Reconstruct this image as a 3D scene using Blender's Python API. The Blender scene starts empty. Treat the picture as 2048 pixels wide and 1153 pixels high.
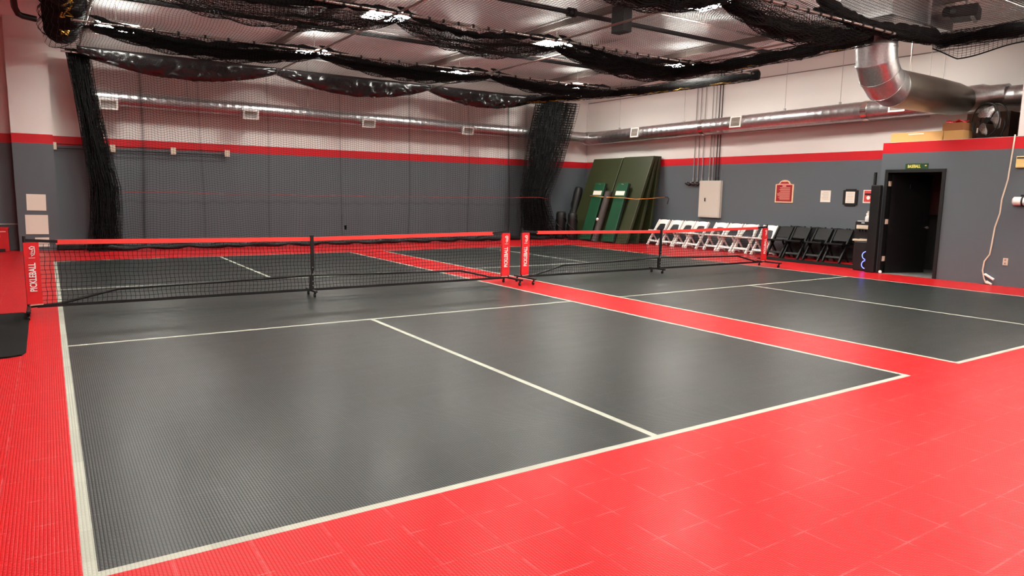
import bpy, bmesh, math, random
import numpy as np
from mathutils import Vector, Matrix, Euler

random.seed(7)
RNG = np.random.default_rng(11)
SC = bpy.context.scene
COL = SC.collection
PI = math.pi

# ------------------------------------------------------------------ camera
cam_d = bpy.data.cameras.new('camera')
cam = bpy.data.objects.new('camera', cam_d)
COL.objects.link(cam)
F_PX = 1391.1
cam_d.sensor_fit = 'HORIZONTAL'
cam_d.sensor_width = 36.0
cam_d.lens = 36.0 * F_PX / 2048.0
cam_d.clip_start = 0.05
cam_d.clip_end = 200
YAW, PITCH, ROLL = 0.58733381, -0.13523086, 0.01776625
_f = Vector((math.sin(YAW) * math.cos(PITCH), math.cos(YAW) * math.cos(PITCH), math.sin(PITCH)))
_r = Vector((math.cos(YAW), -math.sin(YAW), 0))
_u = _r.cross(_f)
_r2 = math.cos(ROLL) * _r + math.sin(ROLL) * _u
_u2 = -math.sin(ROLL) * _r + math.cos(ROLL) * _u
cam.matrix_world = Matrix(((_r2.x, _u2.x, -_f.x, -0.028), (_r2.y, _u2.y, -_f.y, -2.958),
                           (_r2.z, _u2.z, -_f.z, 1.4987), (0, 0, 0, 1)))
SC.camera = cam

# ------------------------------------------------------------------ world, exposure
world = bpy.data.worlds.new('world')
SC.world = world
world.use_nodes = True
world.node_tree.nodes['Background'].inputs[0].default_value = (0.9, 0.95, 1.0, 1)
world.node_tree.nodes['Background'].inputs[1].default_value = 0.02
SC.view_settings.view_transform = 'Standard'
SC.view_settings.look = 'None'
SC.view_settings.gamma = 1.0
SC.view_settings.use_curve_mapping = False
SC.view_settings.exposure = 2.05
LAMP_STRENGTH = 26.0

# ------------------------------------------------------------------ materials
def srgb(r, g, b):
    def c(v):
        v /= 255.0
        return v / 12.92 if v <= 0.04045 else ((v + 0.055) / 1.055) ** 2.4
    return (c(r), c(g), c(b), 1)

MATS = {}
def mat(name, col, rough=0.5, metal=0.0, spec=0.5, emit=0.0, var=0.0, vscale=8.0, bump=0.0, bscale=60.0, coat=0.0):
    if name in MATS:
        return MATS[name]
    m = bpy.data.materials.new(name)
    m.use_nodes = True
    nt = m.node_tree
    b = nt.nodes['Principled BSDF']
    b.inputs['Base Color'].default_value = col
    b.inputs['Roughness'].default_value = rough
    b.inputs['Metallic'].default_value = metal
    b.inputs['Specular IOR Level'].default_value = spec
    b.inputs['Coat Weight'].default_value = coat
    if emit:
        b.inputs['Emission Color'].default_value = col
        b.inputs['Emission Strength'].default_value = emit
    if var or bump:
        tc = nt.nodes.new('ShaderNodeTexCoord')
    if var:
        n = nt.nodes.new('ShaderNodeTexNoise')
        n.inputs['Scale'].default_value = vscale
        n.inputs['Detail'].default_value = 6
        nt.links.new(tc.outputs['Object'], n.inputs['Vector'])
        mx = nt.nodes.new('ShaderNodeMix')
        mx.data_type = 'RGBA'
        mx.inputs[6].default_value = tuple(c * (1 - var) for c in col[:3]) + (1,)
        mx.inputs[7].default_value = tuple(min(1, c * (1 + var)) for c in col[:3]) + (1,)
        nt.links.new(n.outputs['Fac'], mx.inputs[0])
        nt.links.new(mx.outputs[2], b.inputs['Base Color'])
    if bump:
        n2 = nt.nodes.new('ShaderNodeTexNoise')
        n2.inputs['Scale'].default_value = bscale
        n2.inputs['Detail'].default_value = 4
        nt.links.new(tc.outputs['Object'], n2.inputs['Vector'])
        bp = nt.nodes.new('ShaderNodeBump')
        bp.inputs['Strength'].default_value = bump
        bp.inputs['Distance'].default_value = 0.01
        nt.links.new(n2.outputs['Fac'], bp.inputs['Height'])
        nt.links.new(bp.outputs['Normal'], b.inputs['Normal'])
    MATS[name] = m
    return m

def math_node(nt, op, a, b=None, c=None):
    n = nt.nodes.new('ShaderNodeMath')
    n.operation = op
    for i, v in enumerate((a, b, c)):
        if v is None:
            continue
        if isinstance(v, (int, float)):
            n.inputs[i].default_value = v
        else:
            nt.links.new(v, n.inputs[i])
    return n.outputs[0]

def tile_mat(name, col, rough, var, seam, spec=0.5):
    """snap-together sports tile: rows of small raised ribs, 0.3 m tiles with scuffed seams"""
    m = bpy.data.materials.new(name)
    m.use_nodes = True
    nt = m.node_tree
    b = nt.nodes['Principled BSDF']
    geo = nt.nodes.new('ShaderNodeNewGeometry')
    sep = nt.nodes.new('ShaderNodeSeparateXYZ')
    nt.links.new(geo.outputs['Position'], sep.inputs[0])
    X, Y = sep.outputs[0], sep.outputs[1]
    # ribs: columns 14 mm apart, chevron links 12 mm apart, staggered every other column
    cx = math_node(nt, 'DIVIDE', X, 0.0145)
    colid = math_node(nt, 'FLOOR', cx)
    fx = math_node(nt, 'FRACT', cx)
    odd = math_node(nt, 'MODULO', colid, 2.0)
    cy = math_node(nt, 'ADD', math_node(nt, 'DIVIDE', Y, 0.0135), math_node(nt, 'MULTIPLY', odd, 0.5))
    sl = math_node(nt, 'MULTIPLY', math_node(nt, 'SUBTRACT', fx, 0.5), 0.7)
    fy = math_node(nt, 'FRACT', math_node(nt, 'ADD', cy, sl))
    hx = math_node(nt, 'ABSOLUTE', math_node(nt, 'SUBTRACT', fx, 0.5))
    hy = math_node(nt, 'ABSOLUTE', math_node(nt, 'SUBTRACT', fy, 0.5))
    hole = math_node(nt, 'MAXIMUM', math_node(nt, 'SUBTRACT', hx, 0.06), math_node(nt, 'SUBTRACT', hy, 0.02))
    ribs = nt.nodes.new('ShaderNodeMapRange')
    ribs.inputs['From Min'].default_value = 0.14
    ribs.inputs['From Max'].default_value = 0.34
    nt.links.new(hole, ribs.inputs['Value'])
    # seams of the 0.305 m tiles
    sx = math_node(nt, 'ABSOLUTE', math_node(nt, 'SUBTRACT', math_node(nt, 'FRACT', math_node(nt, 'DIVIDE', X, 0.305)), 0.5))
    sy = math_node(nt, 'ABSOLUTE', math_node(nt, 'SUBTRACT', math_node(nt, 'FRACT', math_node(nt, 'DIVIDE', Y, 0.305)), 0.5))
    sm = math_node(nt, 'GREATER_THAN', math_node(nt, 'MAXIMUM', sx, sy), 0.485)
    n1 = nt.nodes.new('ShaderNodeTexNoise')
    n1.inputs['Scale'].default_value = 1.3
    n1.inputs['Detail'].default_value = 8
    n1.inputs['Roughness'].default_value = 0.65
    nt.links.new(geo.outputs['Position'], n1.inputs['Vector'])
    n2 = nt.nodes.new('ShaderNodeTexNoise')
    n2.inputs['Scale'].default_value = 9
    n2.inputs['Detail'].default_value = 5
    nt.links.new(geo.outputs['Position'], n2.inputs['Vector'])
    wear = nt.nodes.new('ShaderNodeMapRange')
    wear.inputs['From Min'].default_value = 0.42
    wear.inputs['From Max'].default_value = 0.62
    nt.links.new(n2.outputs['Fac'], wear.inputs['Value'])
    seamf = math_node(nt, 'MULTIPLY', math_node(nt, 'MULTIPLY', sm, wear.outputs[0]), seam)
    # stretched scuffs along the rows of tiles
    mp = nt.nodes.new('ShaderNodeMapping')
    mp.inputs['Scale'].default_value = (0.9, 5.0, 1.0)
    nt.links.new(geo.outputs['Position'], mp.inputs['Vector'])
    n3 = nt.nodes.new('ShaderNodeTexNoise')
    n3.inputs['Scale'].default_value = 1.6
    n3.inputs['Detail'].default_value = 7
    nt.links.new(mp.outputs[0], n3.inputs['Vector'])
    mix = math_node(nt, 'ADD', math_node(nt, 'MULTIPLY', n1.outputs['Fac'], 0.5), math_node(nt, 'MULTIPLY', n3.outputs['Fac'], 0.5))
    mr = nt.nodes.new('ShaderNodeMapRange')
    mr.inputs['From Min'].default_value = 0.28
    mr.inputs['From Max'].default_value = 0.72
    nt.links.new(mix, mr.inputs['Value'])
    c1 = nt.nodes.new('ShaderNodeMix')
    c1.data_type = 'RGBA'
    c1.inputs[6].default_value = tuple(c * (1 - var) for c in col[:3]) + (1,)
    c1.inputs[7].default_value = tuple(min(1, c * (1 + var)) for c in col[:3]) + (1,)
    nt.links.new(mr.outputs[0], c1.inputs[0])
    wn = nt.nodes.new('ShaderNodeTexWhiteNoise')
    wn.noise_dimensions = '2D'
    cmb = nt.nodes.new('ShaderNodeCombineXYZ')
    nt.links.new(math_node(nt, 'FLOOR', math_node(nt, 'ADD', math_node(nt, 'DIVIDE', X, 0.305), 0.5)), cmb.inputs[0])
    nt.links.new(math_node(nt, 'FLOOR', math_node(nt, 'ADD', math_node(nt, 'DIVIDE', Y, 0.305), 0.5)), cmb.inputs[1])
    nt.links.new(cmb.outputs[0], wn.inputs['Vector'])
    tv = nt.nodes.new('ShaderNodeMapRange')
    tv.inputs['To Min'].default_value = 1 - (0.14 if seam < 0.2 else 0.015)
    tv.inputs['To Max'].default_value = 1.0
    nt.links.new(wn.outputs['Value'], tv.inputs['Value'])
    ct_ = nt.nodes.new('ShaderNodeMix')
    ct_.data_type = 'RGBA'
    ct_.blend_type = 'MULTIPLY'
    ct_.inputs[0].default_value = 1.0
    nt.links.new(c1.outputs[2], ct_.inputs[6])
    nt.links.new(tv.outputs[0], ct_.inputs[7])
    c2 = nt.nodes.new('ShaderNodeMix')
    c2.data_type = 'RGBA'
    nt.links.new(seamf, c2.inputs[0])
    nt.links.new(ct_.outputs[2], c2.inputs[6])
    c2.inputs[7].default_value = tuple(min(1, 0.25 + c * 1.1) for c in col[:3]) + (1,)
    # shade inside the open cells between the ribs, painted as darker tile colour
    c3 = nt.nodes.new('ShaderNodeMix')
    c3.data_type = 'RGBA'
    nt.links.new(math_node(nt, 'MULTIPLY', ribs.outputs[0], (0.5 if seam > 0.2 else 0.75 if seam > 0 else 0.2)), c3.inputs[0])
    c3.inputs[6].default_value = (1, 1, 1, 1)
    nt.links.new(c2.outputs[2], c3.inputs[6])
    c3.inputs[7].default_value = tuple(c * 0.3 for c in col[:3]) + (1,)
    nt.links.new(c3.outputs[2], b.inputs['Base Color'])
    rr = nt.nodes.new('ShaderNodeMapRange')
    rr.inputs['To Min'].default_value = rough - 0.025
    rr.inputs['To Max'].default_value = rough + 0.035
    nt.links.new(mr.outputs[0], rr.inputs['Value'])
    nt.links.new(rr.outputs[0], b.inputs['Roughness'])
    nt.links.new(math_node(nt, 'MULTIPLY', math_node(nt, 'SUBTRACT', 1.0, math_node(nt, 'MULTIPLY', ribs.outputs[0], 0.85)), spec), b.inputs['Specular IOR Level'])
    bp = nt.nodes.new('ShaderNodeBump')
    bp.inputs['Strength'].default_value = 0.2
    bp.inputs['Distance'].default_value = 0.004
    bp.invert = True
    nt.links.new(ribs.outputs[0], bp.inputs['Height'])
    nt.links.new(bp.outputs['Normal'], b.inputs['Normal'])
    MATS[name] = m
    return m

GREY_W, RED_W, WHITE_W = srgb(90, 96, 101), srgb(196, 22, 33), srgb(222, 215, 210)
def wall_mat():
    """painted wall: charcoal below, red band at 2.43-2.65 m, white above"""
    m = bpy.data.materials.new('banded_wall_paint')
    m.use_nodes = True
    nt = m.node_tree
    b = nt.nodes['Principled BSDF']
    geo = nt.nodes.new('ShaderNodeNewGeometry')
    sep = nt.nodes.new('ShaderNodeSeparateXYZ')
    nt.links.new(geo.outputs['Position'], sep.inputs[0])
    g1 = math_node(nt, 'GREATER_THAN', sep.outputs[2], 2.435)
    g2 = math_node(nt, 'GREATER_THAN', sep.outputs[2], 2.645)
    a = nt.nodes.new('ShaderNodeMix'); a.data_type = 'RGBA'
    nt.links.new(g1, a.inputs[0]); a.inputs[6].default_value = GREY_W; a.inputs[7].default_value = RED_W
    c = nt.nodes.new('ShaderNodeMix'); c.data_type = 'RGBA'
    nt.links.new(g2, c.inputs[0]); nt.links.new(a.outputs[2], c.inputs[6]); c.inputs[7].default_value = WHITE_W
    nt.links.new(c.outputs[2], b.inputs['Base Color'])
    b.inputs['Roughness'].default_value = 0.5
    b.inputs['Specular IOR Level'].default_value = 0.35
    n2 = nt.nodes.new('ShaderNodeTexNoise')
    n2.inputs['Scale'].default_value = 90
    nt.links.new(geo.outputs['Position'], n2.inputs['Vector'])
    bp = nt.nodes.new('ShaderNodeBump')
    bp.inputs['Strength'].default_value = 0.12
    bp.inputs['Distance'].default_value = 0.004
    nt.links.new(n2.outputs['Fac'], bp.inputs['Height'])
    nt.links.new(bp.outputs['Normal'], b.inputs['Normal'])
    return m

def duct_mat():
    m = bpy.data.materials.new('galvanised_steel')
    m.use_nodes = True
    nt = m.node_tree
    b = nt.nodes['Principled BSDF']
    b.inputs['Metallic'].default_value = 1.0
    tc = nt.nodes.new('ShaderNodeTexCoord')
    v = nt.nodes.new('ShaderNodeTexVoronoi')
    v.inputs['Scale'].default_value = 45
    nt.links.new(tc.outputs['Object'], v.inputs['Vector'])
    r = nt.nodes.new('ShaderNodeMapRange')
    r.inputs['To Min'].default_value = 0.46
    r.inputs['To Max'].default_value = 0.62
    nt.links.new(v.outputs['Color'], r.inputs['Value'])
    nt.links.new(r.outputs[0], b.inputs['Base Color'])
    n = nt.nodes.new('ShaderNodeTexNoise')
    n.inputs['Scale'].default_value = 6
    nt.links.new(tc.outputs['Object'], n.inputs['Vector'])
    r2 = nt.nodes.new('ShaderNodeMapRange')
    r2.inputs['To Min'].default_value = 0.28
    r2.inputs['To Max'].default_value = 0.42
    nt.links.new(n.outputs['Fac'], r2.inputs['Value'])
    nt.links.new(r2.outputs[0], b.inputs['Roughness'])
    return m

M_RED = tile_mat('red_sport_tile', (0.60, 0.014, 0.018, 1), 0.31, 0.05, 0.40, spec=0.30)
M_GREY = tile_mat('charcoal_sport_tile', (0.037, 0.044, 0.0415, 1), 0.30, 0.16, 0.14, spec=0.72)
M_LINE = tile_mat('white_line_tile', (0.42, 0.45, 0.375, 1), 0.5, 0.05, 0.0)
M_WALL = wall_mat()
M_DUCT = duct_mat()
M_CEIL = mat('white_ceiling_film', srgb(246, 240, 240), 0.3, spec=0.5, bump=0.25, bscale=2.2)
M_BLACK = mat('black_powder_coat', srgb(11, 11, 12), 0.45)
M_NET = mat('black_netting_twine', srgb(9, 9, 9), 0.6, spec=0.25)
M_NETD = mat('black_gathered_netting', srgb(9, 8, 8), 0.8, spec=0.2, var=0.4, vscale=14, bump=0.8, bscale=45)
M_FILM = mat('black_plastic_film', srgb(14, 14, 15), 0.26, spec=0.7, bump=0.4, bscale=6)
M_STEEL = mat('bright_steel_tube', srgb(190, 180, 172), 0.32, metal=0.9)
M_CONDUIT = mat('grey_conduit', srgb(168, 162, 158), 0.4, metal=0.6)
M_BEAM = mat('grey_painted_beam', srgb(122, 108, 102), 0.6)
M_WHITE = mat('white_resin', srgb(236, 232, 226), 0.35)
M_PAPER = mat('white_paper', srgb(232, 222, 208), 0.8)
M_REDF = mat('red_sleeve_fabric', srgb(214, 26, 32), 0.55, bump=0.2, bscale=120)
M_REDB = mat('red_tape', srgb(232, 60, 52), 0.5)
M_INK = mat('white_print', srgb(240, 236, 230), 0.6)
M_CHAIRB = mat('black_resin', srgb(9, 10, 10), 0.5, spec=0.3)
M_VINYL = mat('black_vinyl', srgb(17, 16, 16), 0.45, spec=0.35, bump=0.3, bscale=18)
M_OLIVE = mat('olive_mat_vinyl', srgb(42, 48, 19), 0.55, var=0.12, vscale=3, bump=0.1, bscale=25)
M_GREEN = mat('green_turf_board', srgb(6, 66, 38), 0.6, var=0.1, vscale=30)
M_CARD = mat('cardboard', srgb(196, 150, 92), 0.8, var=0.08, vscale=5)
M_CARDD = mat('dark_cardboard', srgb(72, 48, 34), 0.8, var=0.15, vscale=5)
M_MATT = mat('black_floor_matting', srgb(16, 17, 15), 0.9, spec=0.2, var=0.3, vscale=60, bump=0.9, bscale=220)
M_LAMP = mat('lamp_diffuser', (1.0, 0.985, 0.91, 1), 0.4, emit=LAMP_STRENGTH)
M_PANELG = mat('grey_enamel', srgb(196, 190, 178), 0.45)
M_YROPE = mat('yellow_rope', srgb(206, 160, 50), 0.7)
M_CORD = mat('orange_bungee', srgb(222, 140, 60), 0.6)
M_RCORD = mat('red_line', srgb(140, 48, 44), 0.7)
M_PLATE = mat('beige_plastic', srgb(214, 198, 176), 0.45)
M_BLUE = mat('blue_led', (0.10, 0.13, 1.0, 1), 0.4, emit=1.3)

# ------------------------------------------------------------------ mesh helpers
class MB:
    def __init__(self):
        self.v = []
        self.f = []
        self.mi = []
    def add(self, verts, faces, mi=0):
        o = len(self.v)
        self.v.extend([tuple(p) for p in verts])
        self.f.extend([tuple(i + o for i in f) for f in faces])
        self.mi.extend([mi] * len(faces))
        return self
    def box(self, c, s, rot=None, mi=0):
        x, y, z = s[0] / 2, s[1] / 2, s[2] / 2
        vs = [Vector((a * x, b * y, d * z)) for a in (-1, 1) for b in (-1, 1) for d in (-1, 1)]
        if rot is not None:
            R = Euler(rot).to_matrix()
            vs = [R @ p for p in vs]
        c = Vector(c)
        return self.add([p + c for p in vs], [(0, 1, 3, 2), (4, 6, 7, 5), (0, 4, 5, 1), (2, 3, 7, 6), (0, 2, 6, 4), (1, 5, 7, 3)], mi)
    def span(self, a, b, mi=0):
        return self.box([(a[i] + b[i]) / 2 for i in range(3)], [abs(b[i] - a[i]) for i in range(3)], mi=mi)
    def bar(self, p, q, w, h, up=(0, 0, 1), mi=0):
        """rectangular bar from p to q, w wide, h along up"""
        p, q = Vector(p), Vector(q)
        d = (q - p).normalized()
        s = d.cross(Vector(up))
        if s.length < 1e-4:
            s = d.cross(Vector((0, 1, 0)))
        s.normalize()
        u = s.cross(d).normalized()
        vs = [e + s * (a * w / 2) + u * (b * h / 2) for e in (p, q) for a, b in ((-1, -1), (1, -1), (1, 1), (-1, 1))]
        return self.add(vs, [(0, 1, 2, 3), (7, 6, 5, 4), (0, 4, 5, 1), (1, 5, 6, 2), (2, 6, 7, 3), (3, 7, 4, 0)], mi)
    def tube(self, pts, r, n=10, cap=True, mi=0):
        pts = [Vector(p) for p in pts]
        rs = r if isinstance(r, (list, tuple, np.ndarray)) else [r] * len(pts)
        vs, fs = [], []
        prev = None
        for i, p in enumerate(pts):
            t = (pts[min(i + 1, len(pts) - 1)] - pts[max(i - 1, 0)]).normalized()
            if prev is None:
                a = t.orthogonal().normalized()
            else:
                a = (prev - t * prev.dot(t)).normalized()
            prev = a
            b = t.cross(a)
            for k in range(n):
                th = 2 * PI * k / n
                vs.append(p + (a * math.cos(th) + b * math.sin(th)) * rs[i])
        for i in range(len(pts) - 1):
            for k in range(n):
                k2 = (k + 1) % n
                fs.append((i * n + k, i * n + k2, (i + 1) * n + k2, (i + 1) * n + k))
        if cap:
            fs.append(tuple(range(n - 1, -1, -1)))
            e = (len(pts) - 1) * n
            fs.append(tuple(range(e, e + n)))
        return self.add(vs, fs, mi)
    def prism(self, poly, to3, d, mi=0):
        """poly: 2-D outline, to3(a, b, t) -> point, t in 0..d"""
        n = len(poly)
        vs = [to3(a, b, 0) for a, b in poly] + [to3(a, b, d) for a, b in poly]
        fs = [tuple(range(n)), tuple(range(2 * n - 1, n - 1, -1))]
        fs += [(i, i + n, (i + 1) % n + n, (i + 1) % n) for i in range(n)]
        return self.add(vs, fs, mi)
    def lathe(self, prof, n=20, c=(0, 0, 0), mi=0):
        vs, fs = [], []
        for r, z in prof:
            for k in range(n):
                th = 2 * PI * k / n
                vs.append((c[0] + r * math.cos(th), c[1] + r * math.sin(th), c[2] + z))
        for i in range(len(prof) - 1):
            for k in range(n):
                k2 = (k + 1) % n
                fs.append((i * n + k, i * n + k2, (i + 1) * n + k2, (i + 1) * n + k))
        fs.append(tuple(range(n - 1, -1, -1)))
        e = (len(prof) - 1) * n
        fs.append(tuple(range(e, e + n)))
        return self.add(vs, fs, mi)
    def build(self, name, mats, parent=None, smooth=False, bevel=0.0, loc=None):
        me = bpy.data.meshes.new(name)
        me.from_pydata(self.v, [], self.f)
        if not isinstance(mats, (list, tuple)):
            mats = [mats]
        for m in mats:
            me.materials.append(m)
        if len(mats) > 1:
            me.polygons.foreach_set('material_index', self.mi)
        bm = bmesh.new()
        bm.from_mesh(me)
        bmesh.ops.recalc_face_normals(bm, faces=bm.faces)
        bm.to_mesh(me)
        bm.free()
        return finish(name, me, parent, smooth, bevel, loc)

def finish(name, me, parent=None, smooth=False, bevel=0.0, loc=None):
    o = bpy.data.objects.new(name, me)
    COL.objects.link(o)
    if parent is not None:
        o.parent = parent
    if loc is not None:
        o.location = loc
    if smooth:
        me.polygons.foreach_set('use_smooth', [True] * len(me.polygons))
        if smooth == 'auto':
            me.set_sharp_from_angle(angle=math.radians(40))
    if bevel:
        b = o.modifiers.new('bevel', 'BEVEL')
        b.width = bevel
        b.segments = 2
        b.limit_method = 'ANGLE'
    me.update()
    return o

def tag(o, label=None, cat=None, group=None, kind=None):
    if label: o['label'] = label
    if cat: o['category'] = cat
    if group: o['group'] = group
    if kind: o['kind'] = kind
    return o

def thing(name, label, cat, loc=(0, 0, 0), rz=0.0, group=None):
    o = bpy.data.objects.new(name, None)
    o.empty_display_size = 0.1
    COL.objects.link(o)
    o.location = loc
    o.rotation_euler = (0, 0, rz)
    return tag(o, label, cat, group)

def dup(root, loc, rz=None, label=None, group=None):
    r = root.copy()
    COL.objects.link(r)
    r.location = loc
    if rz is not None:
        r.rotation_euler = (0, 0, rz)
    if label: r['label'] = label
    if group: r['group'] = group
    for ch in list(root.children):
        c = ch.copy()
        COL.objects.link(c)
        c.parent = r
        for g in ch.children:
            d = g.copy()
            COL.objects.link(d)
            d.parent = c
    return r

def np_mesh(name, verts, quads, m):
    me = bpy.data.meshes.new(name)
    nv, nf = len(verts), len(quads)
    me.vertices.add(nv)
    me.vertices.foreach_set('co', np.ascontiguousarray(verts, dtype=np.float32).ravel())
    me.loops.add(nf * 4)
    me.loops.foreach_set('vertex_index', np.ascontiguousarray(quads, dtype=np.int32).ravel())
    me.polygons.add(nf)
    me.polygons.foreach_set('loop_start', np.arange(0, nf * 4, 4, dtype=np.int32))
    me.materials.append(m)
    me.update(calc_edges=True)
    return me

def strands(P, offs):
    """P [n_strands, n_pts, 3] -> three-sided strands; offs [3, 3]"""
    ns, npt, _ = P.shape
    V = P[:, :, None, :] + offs[None, None, :, :]
    V = V.reshape(-1, 3)
    idx = np.arange(ns * npt * 3).reshape(ns, npt, 3)
    a = idx[:, :-1, :]
    b = idx[:, 1:, :]
    q = np.stack([a, np.roll(a, -1, 2), np.roll(b, -1, 2), b], -1).reshape(-1, 4)
    return V, q

def offs_perp(axis, w):
    """triangle of circumradius w/2-ish in the plane normal to axis"""
    ax = Vector(axis).normalized()
    a = ax.orthogonal().normalized()
    b = ax.cross(a)
    r = w * 0.577
    return np.array([(a * math.cos(t) + b * math.sin(t)) * r for t in (PI / 2, PI / 2 + 2 * PI / 3, PI / 2 + 4 * PI / 3)])

def net_mesh(name, P, wu, m, au=None, av=None, skip_u=1):
    """P [nu, nv, 3] knots; strands run both ways. au: main direction of u, av: of v"""
    au = au if au is not None else P[-1, 0] - P[0, 0]
    av = av if av is not None else P[0, -1] - P[0, 0]
    V1, q1 = strands(P, offs_perp(av, wu))
    V2, q2 = strands(np.swapaxes(P, 0, 1), offs_perp(au, wu))
    return np_mesh(name, np.concatenate([V1, V2]), np.concatenate([q1, q2 + len(V1)]), m)

def text_mesh(name, s, size, m, origin, xdir, ydir, parent=None, align='CENTER', depth=0.002, bold=0.0, squash=1.0):
    cu = bpy.data.curves.new(name, 'FONT')
    cu.body = s
    cu.size = size
    cu.align_x = align
    cu.align_y = 'CENTER'
    cu.extrude = depth / 2
    cu.offset = bold
    cu.resolution_u = 2
    tmp = bpy.data.objects.new(name + '_curve', cu)
    COL.objects.link(tmp)
    dg = bpy.context.evaluated_depsgraph_get()
    me = bpy.data.meshes.new_from_object(tmp.evaluated_get(dg))
    bpy.data.objects.remove(tmp)
    bpy.data.curves.remove(cu)
    me.name = name
    me.materials.clear()
    me.materials.append(m)
    X, Y = Vector(xdir).normalized() * squash, Vector(ydir).normalized()
    Z = Vector(xdir).normalized().cross(Y)
    me.transform(Matrix(((X.x, Y.x, Z.x, origin[0]), (X.y, Y.y, Z.y, origin[1]), (X.z, Y.z, Z.z, origin[2]), (0, 0, 0, 1))))
    return finish(name, me, parent)

# ------------------------------------------------------------------ the room
YB = 16.75          # back wall
XR = 16.2           # right wall
ZC = 5.2            # ceiling
XL, YF = -5.0, -8.0
BX = 14.22          # face of the built-out room on the right
BY0, BY1 = 2.55, 4.9
BZ = 2.65

# floor: one slab of tiles, cut along the court lines
W0, L0 = 6.096, 13.47
NV1, NV2 = 4.656, 8.982
R0, R1 = 6.954, 12.972
LW = 0.05
courts = [(0.0, W0, 3.075, NV1, NV2), (R0, R1, 9.965, NV1 + 0.0, NV2)]
xs = sorted({XL, XR, *[v for a, b, c, _, _ in courts for v in (a, a + LW, b - LW, b, c - LW / 2, c + LW / 2)]})
ys = sorted({YF, YB + 0.3, 0.0, LW, NV1, NV1 + LW, NV2 - LW, NV2, L0 - LW, L0})
mbf = MB()
idx = {}
for i, x in enumerate(xs):
    for j, y in enumerate(ys):
        idx[i, j] = len(mbf.v)
        mbf.v.append((x, y, 0))
for i in range(len(xs) - 1):
    for j in range(len(ys) - 1):
        x, y = (xs[i] + xs[i + 1]) / 2, (ys[j] + ys[j + 1]) / 2
        mi = 0
        for a, b, c, n1, n2 in courts:
            if a < x < b and 0 < y < L0:
                mi = 1
                if x < a + LW or x > b - LW or y < LW or y > L0 - LW:
                    mi = 2
                elif n1 < y < n1 + LW or n2 - LW < y < n2:
                    mi = 2
                elif abs(x - c) < LW / 2 and (y < n1 or y > n2):
                    mi = 2
        mbf.f.append((idx[i, j], idx[i + 1, j], idx[i + 1, j + 1], idx[i, j + 1]))
        mbf.mi.append(mi)
tag(mbf.build('floor', [M_RED, M_GREY, M_LINE]), kind='structure')

tag(MB().span((XL - 0.2, YB, -0.1), (XR + 0.2, YB + 0.2, ZC)).build('wall_back', M_WALL), kind='structure')
tag(MB().span((XR, YF, -0.1), (XR + 0.2, YB + 0.2, ZC)).build('wall_right', M_WALL), kind='structure')
tag(MB().span((XL - 0.2, YF, -0.1), (XL, YB, ZC)).build('wall_left', M_WALL), kind='structure')
tag(MB().span((XL - 0.2, YF - 0.2, -0.1), (XR + 0.2, YF, ZC)).build('wall_front', M_WALL), kind='structure')
# ceiling of sagging film between purlins
cb = MB()
nx = 85
cxs = np.linspace(XL - 0.2, XR + 0.2, nx)
for i, x in enumerate(cxs):
    z = ZC - 0.035 * abs(math.sin((x - 0.9) * PI / 4.15)) 
    cb.v += [(x, YF - 0.2, z), (x, YB + 0.2, z)]
for i in range(nx - 1):
    cb.f.append((2 * i, 2 * i + 1, 2 * i + 3, 2 * i + 2)); cb.mi.append(0)
tag(cb.build('ceiling', M_CEIL, smooth=True), kind='structure')
# pilaster on the back wall
tag(MB().span((-0.62, 16.4, 0), (0.16, YB, ZC)).build('trim_1', M_WALL), kind='structure')
# joint line on the right wall and the back wall
tag(MB().span((XR - 0.012, 4.0, 4.69), (XR, YB, 4.71)).build('trim_2', M_BEAM), kind='structure')
tag(MB().box(((XR - .02), YB - .02, 2.6), (.03, .03, 5.2)).build('trim_3', M_WALL), kind='structure')

# built-out room with the door (front face, with the opening left out)
DY0, DY1, DZ = 3.70, 4.74, 2.05
rb = MB()
T = 0.12
rb.span((BX, DY1, 0), (BX + T, BY1, BZ))
rb.span((BX, BY0 - 8, 0), (BX + T, DY0, BZ))
rb.span((BX, DY0, DZ), (BX + T, DY1, BZ))
rb.span((BX + T, BY1 - T, 0), (XR, BY1, BZ))
tag(rb.build('wall_door_side', M_WALL), kind='structure')
tag(MB().span((BX + T, BY0 - 8, BZ - 0.08), (XR, BY1 - T, BZ - 0.005)).build('ceiling_door_side', M_CARDD), kind='structure')
tag(MB().span((BX - 0.004, BY0 - 8, BZ), (BX + 0.25, BY0 - 0.02, ZC)).build('wall_pillar', M_WALL), kind='structure')
# inside of the dark room
def inner_mat():
    m = bpy.data.materials.new('dark_room_paint')
    m.use_nodes = True
    nt = m.node_tree
    b = nt.nodes['Principled BSDF']
    geo = nt.nodes.new('ShaderNodeNewGeometry')
    sep = nt.nodes.new('ShaderNodeSeparateXYZ')
    nt.links.new(geo.outputs['Position'], sep.inputs[0])
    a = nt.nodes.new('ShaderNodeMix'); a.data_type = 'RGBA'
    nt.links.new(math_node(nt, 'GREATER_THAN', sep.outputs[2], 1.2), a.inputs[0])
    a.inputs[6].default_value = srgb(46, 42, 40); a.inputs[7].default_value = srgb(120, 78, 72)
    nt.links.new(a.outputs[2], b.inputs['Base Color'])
    b.inputs['Roughness'].default_value = 0.8
    return m
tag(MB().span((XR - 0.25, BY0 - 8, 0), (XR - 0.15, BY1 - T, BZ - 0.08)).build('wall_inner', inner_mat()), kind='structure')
tag(MB().span((BX + .002, DY0 + 0.0, 0.001), (XR - 0.25, DY1, 0.006)).build('floor_inner', mat('grey_vinyl_floor', srgb(120, 122, 118), 0.5)), kind='structure')
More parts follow.
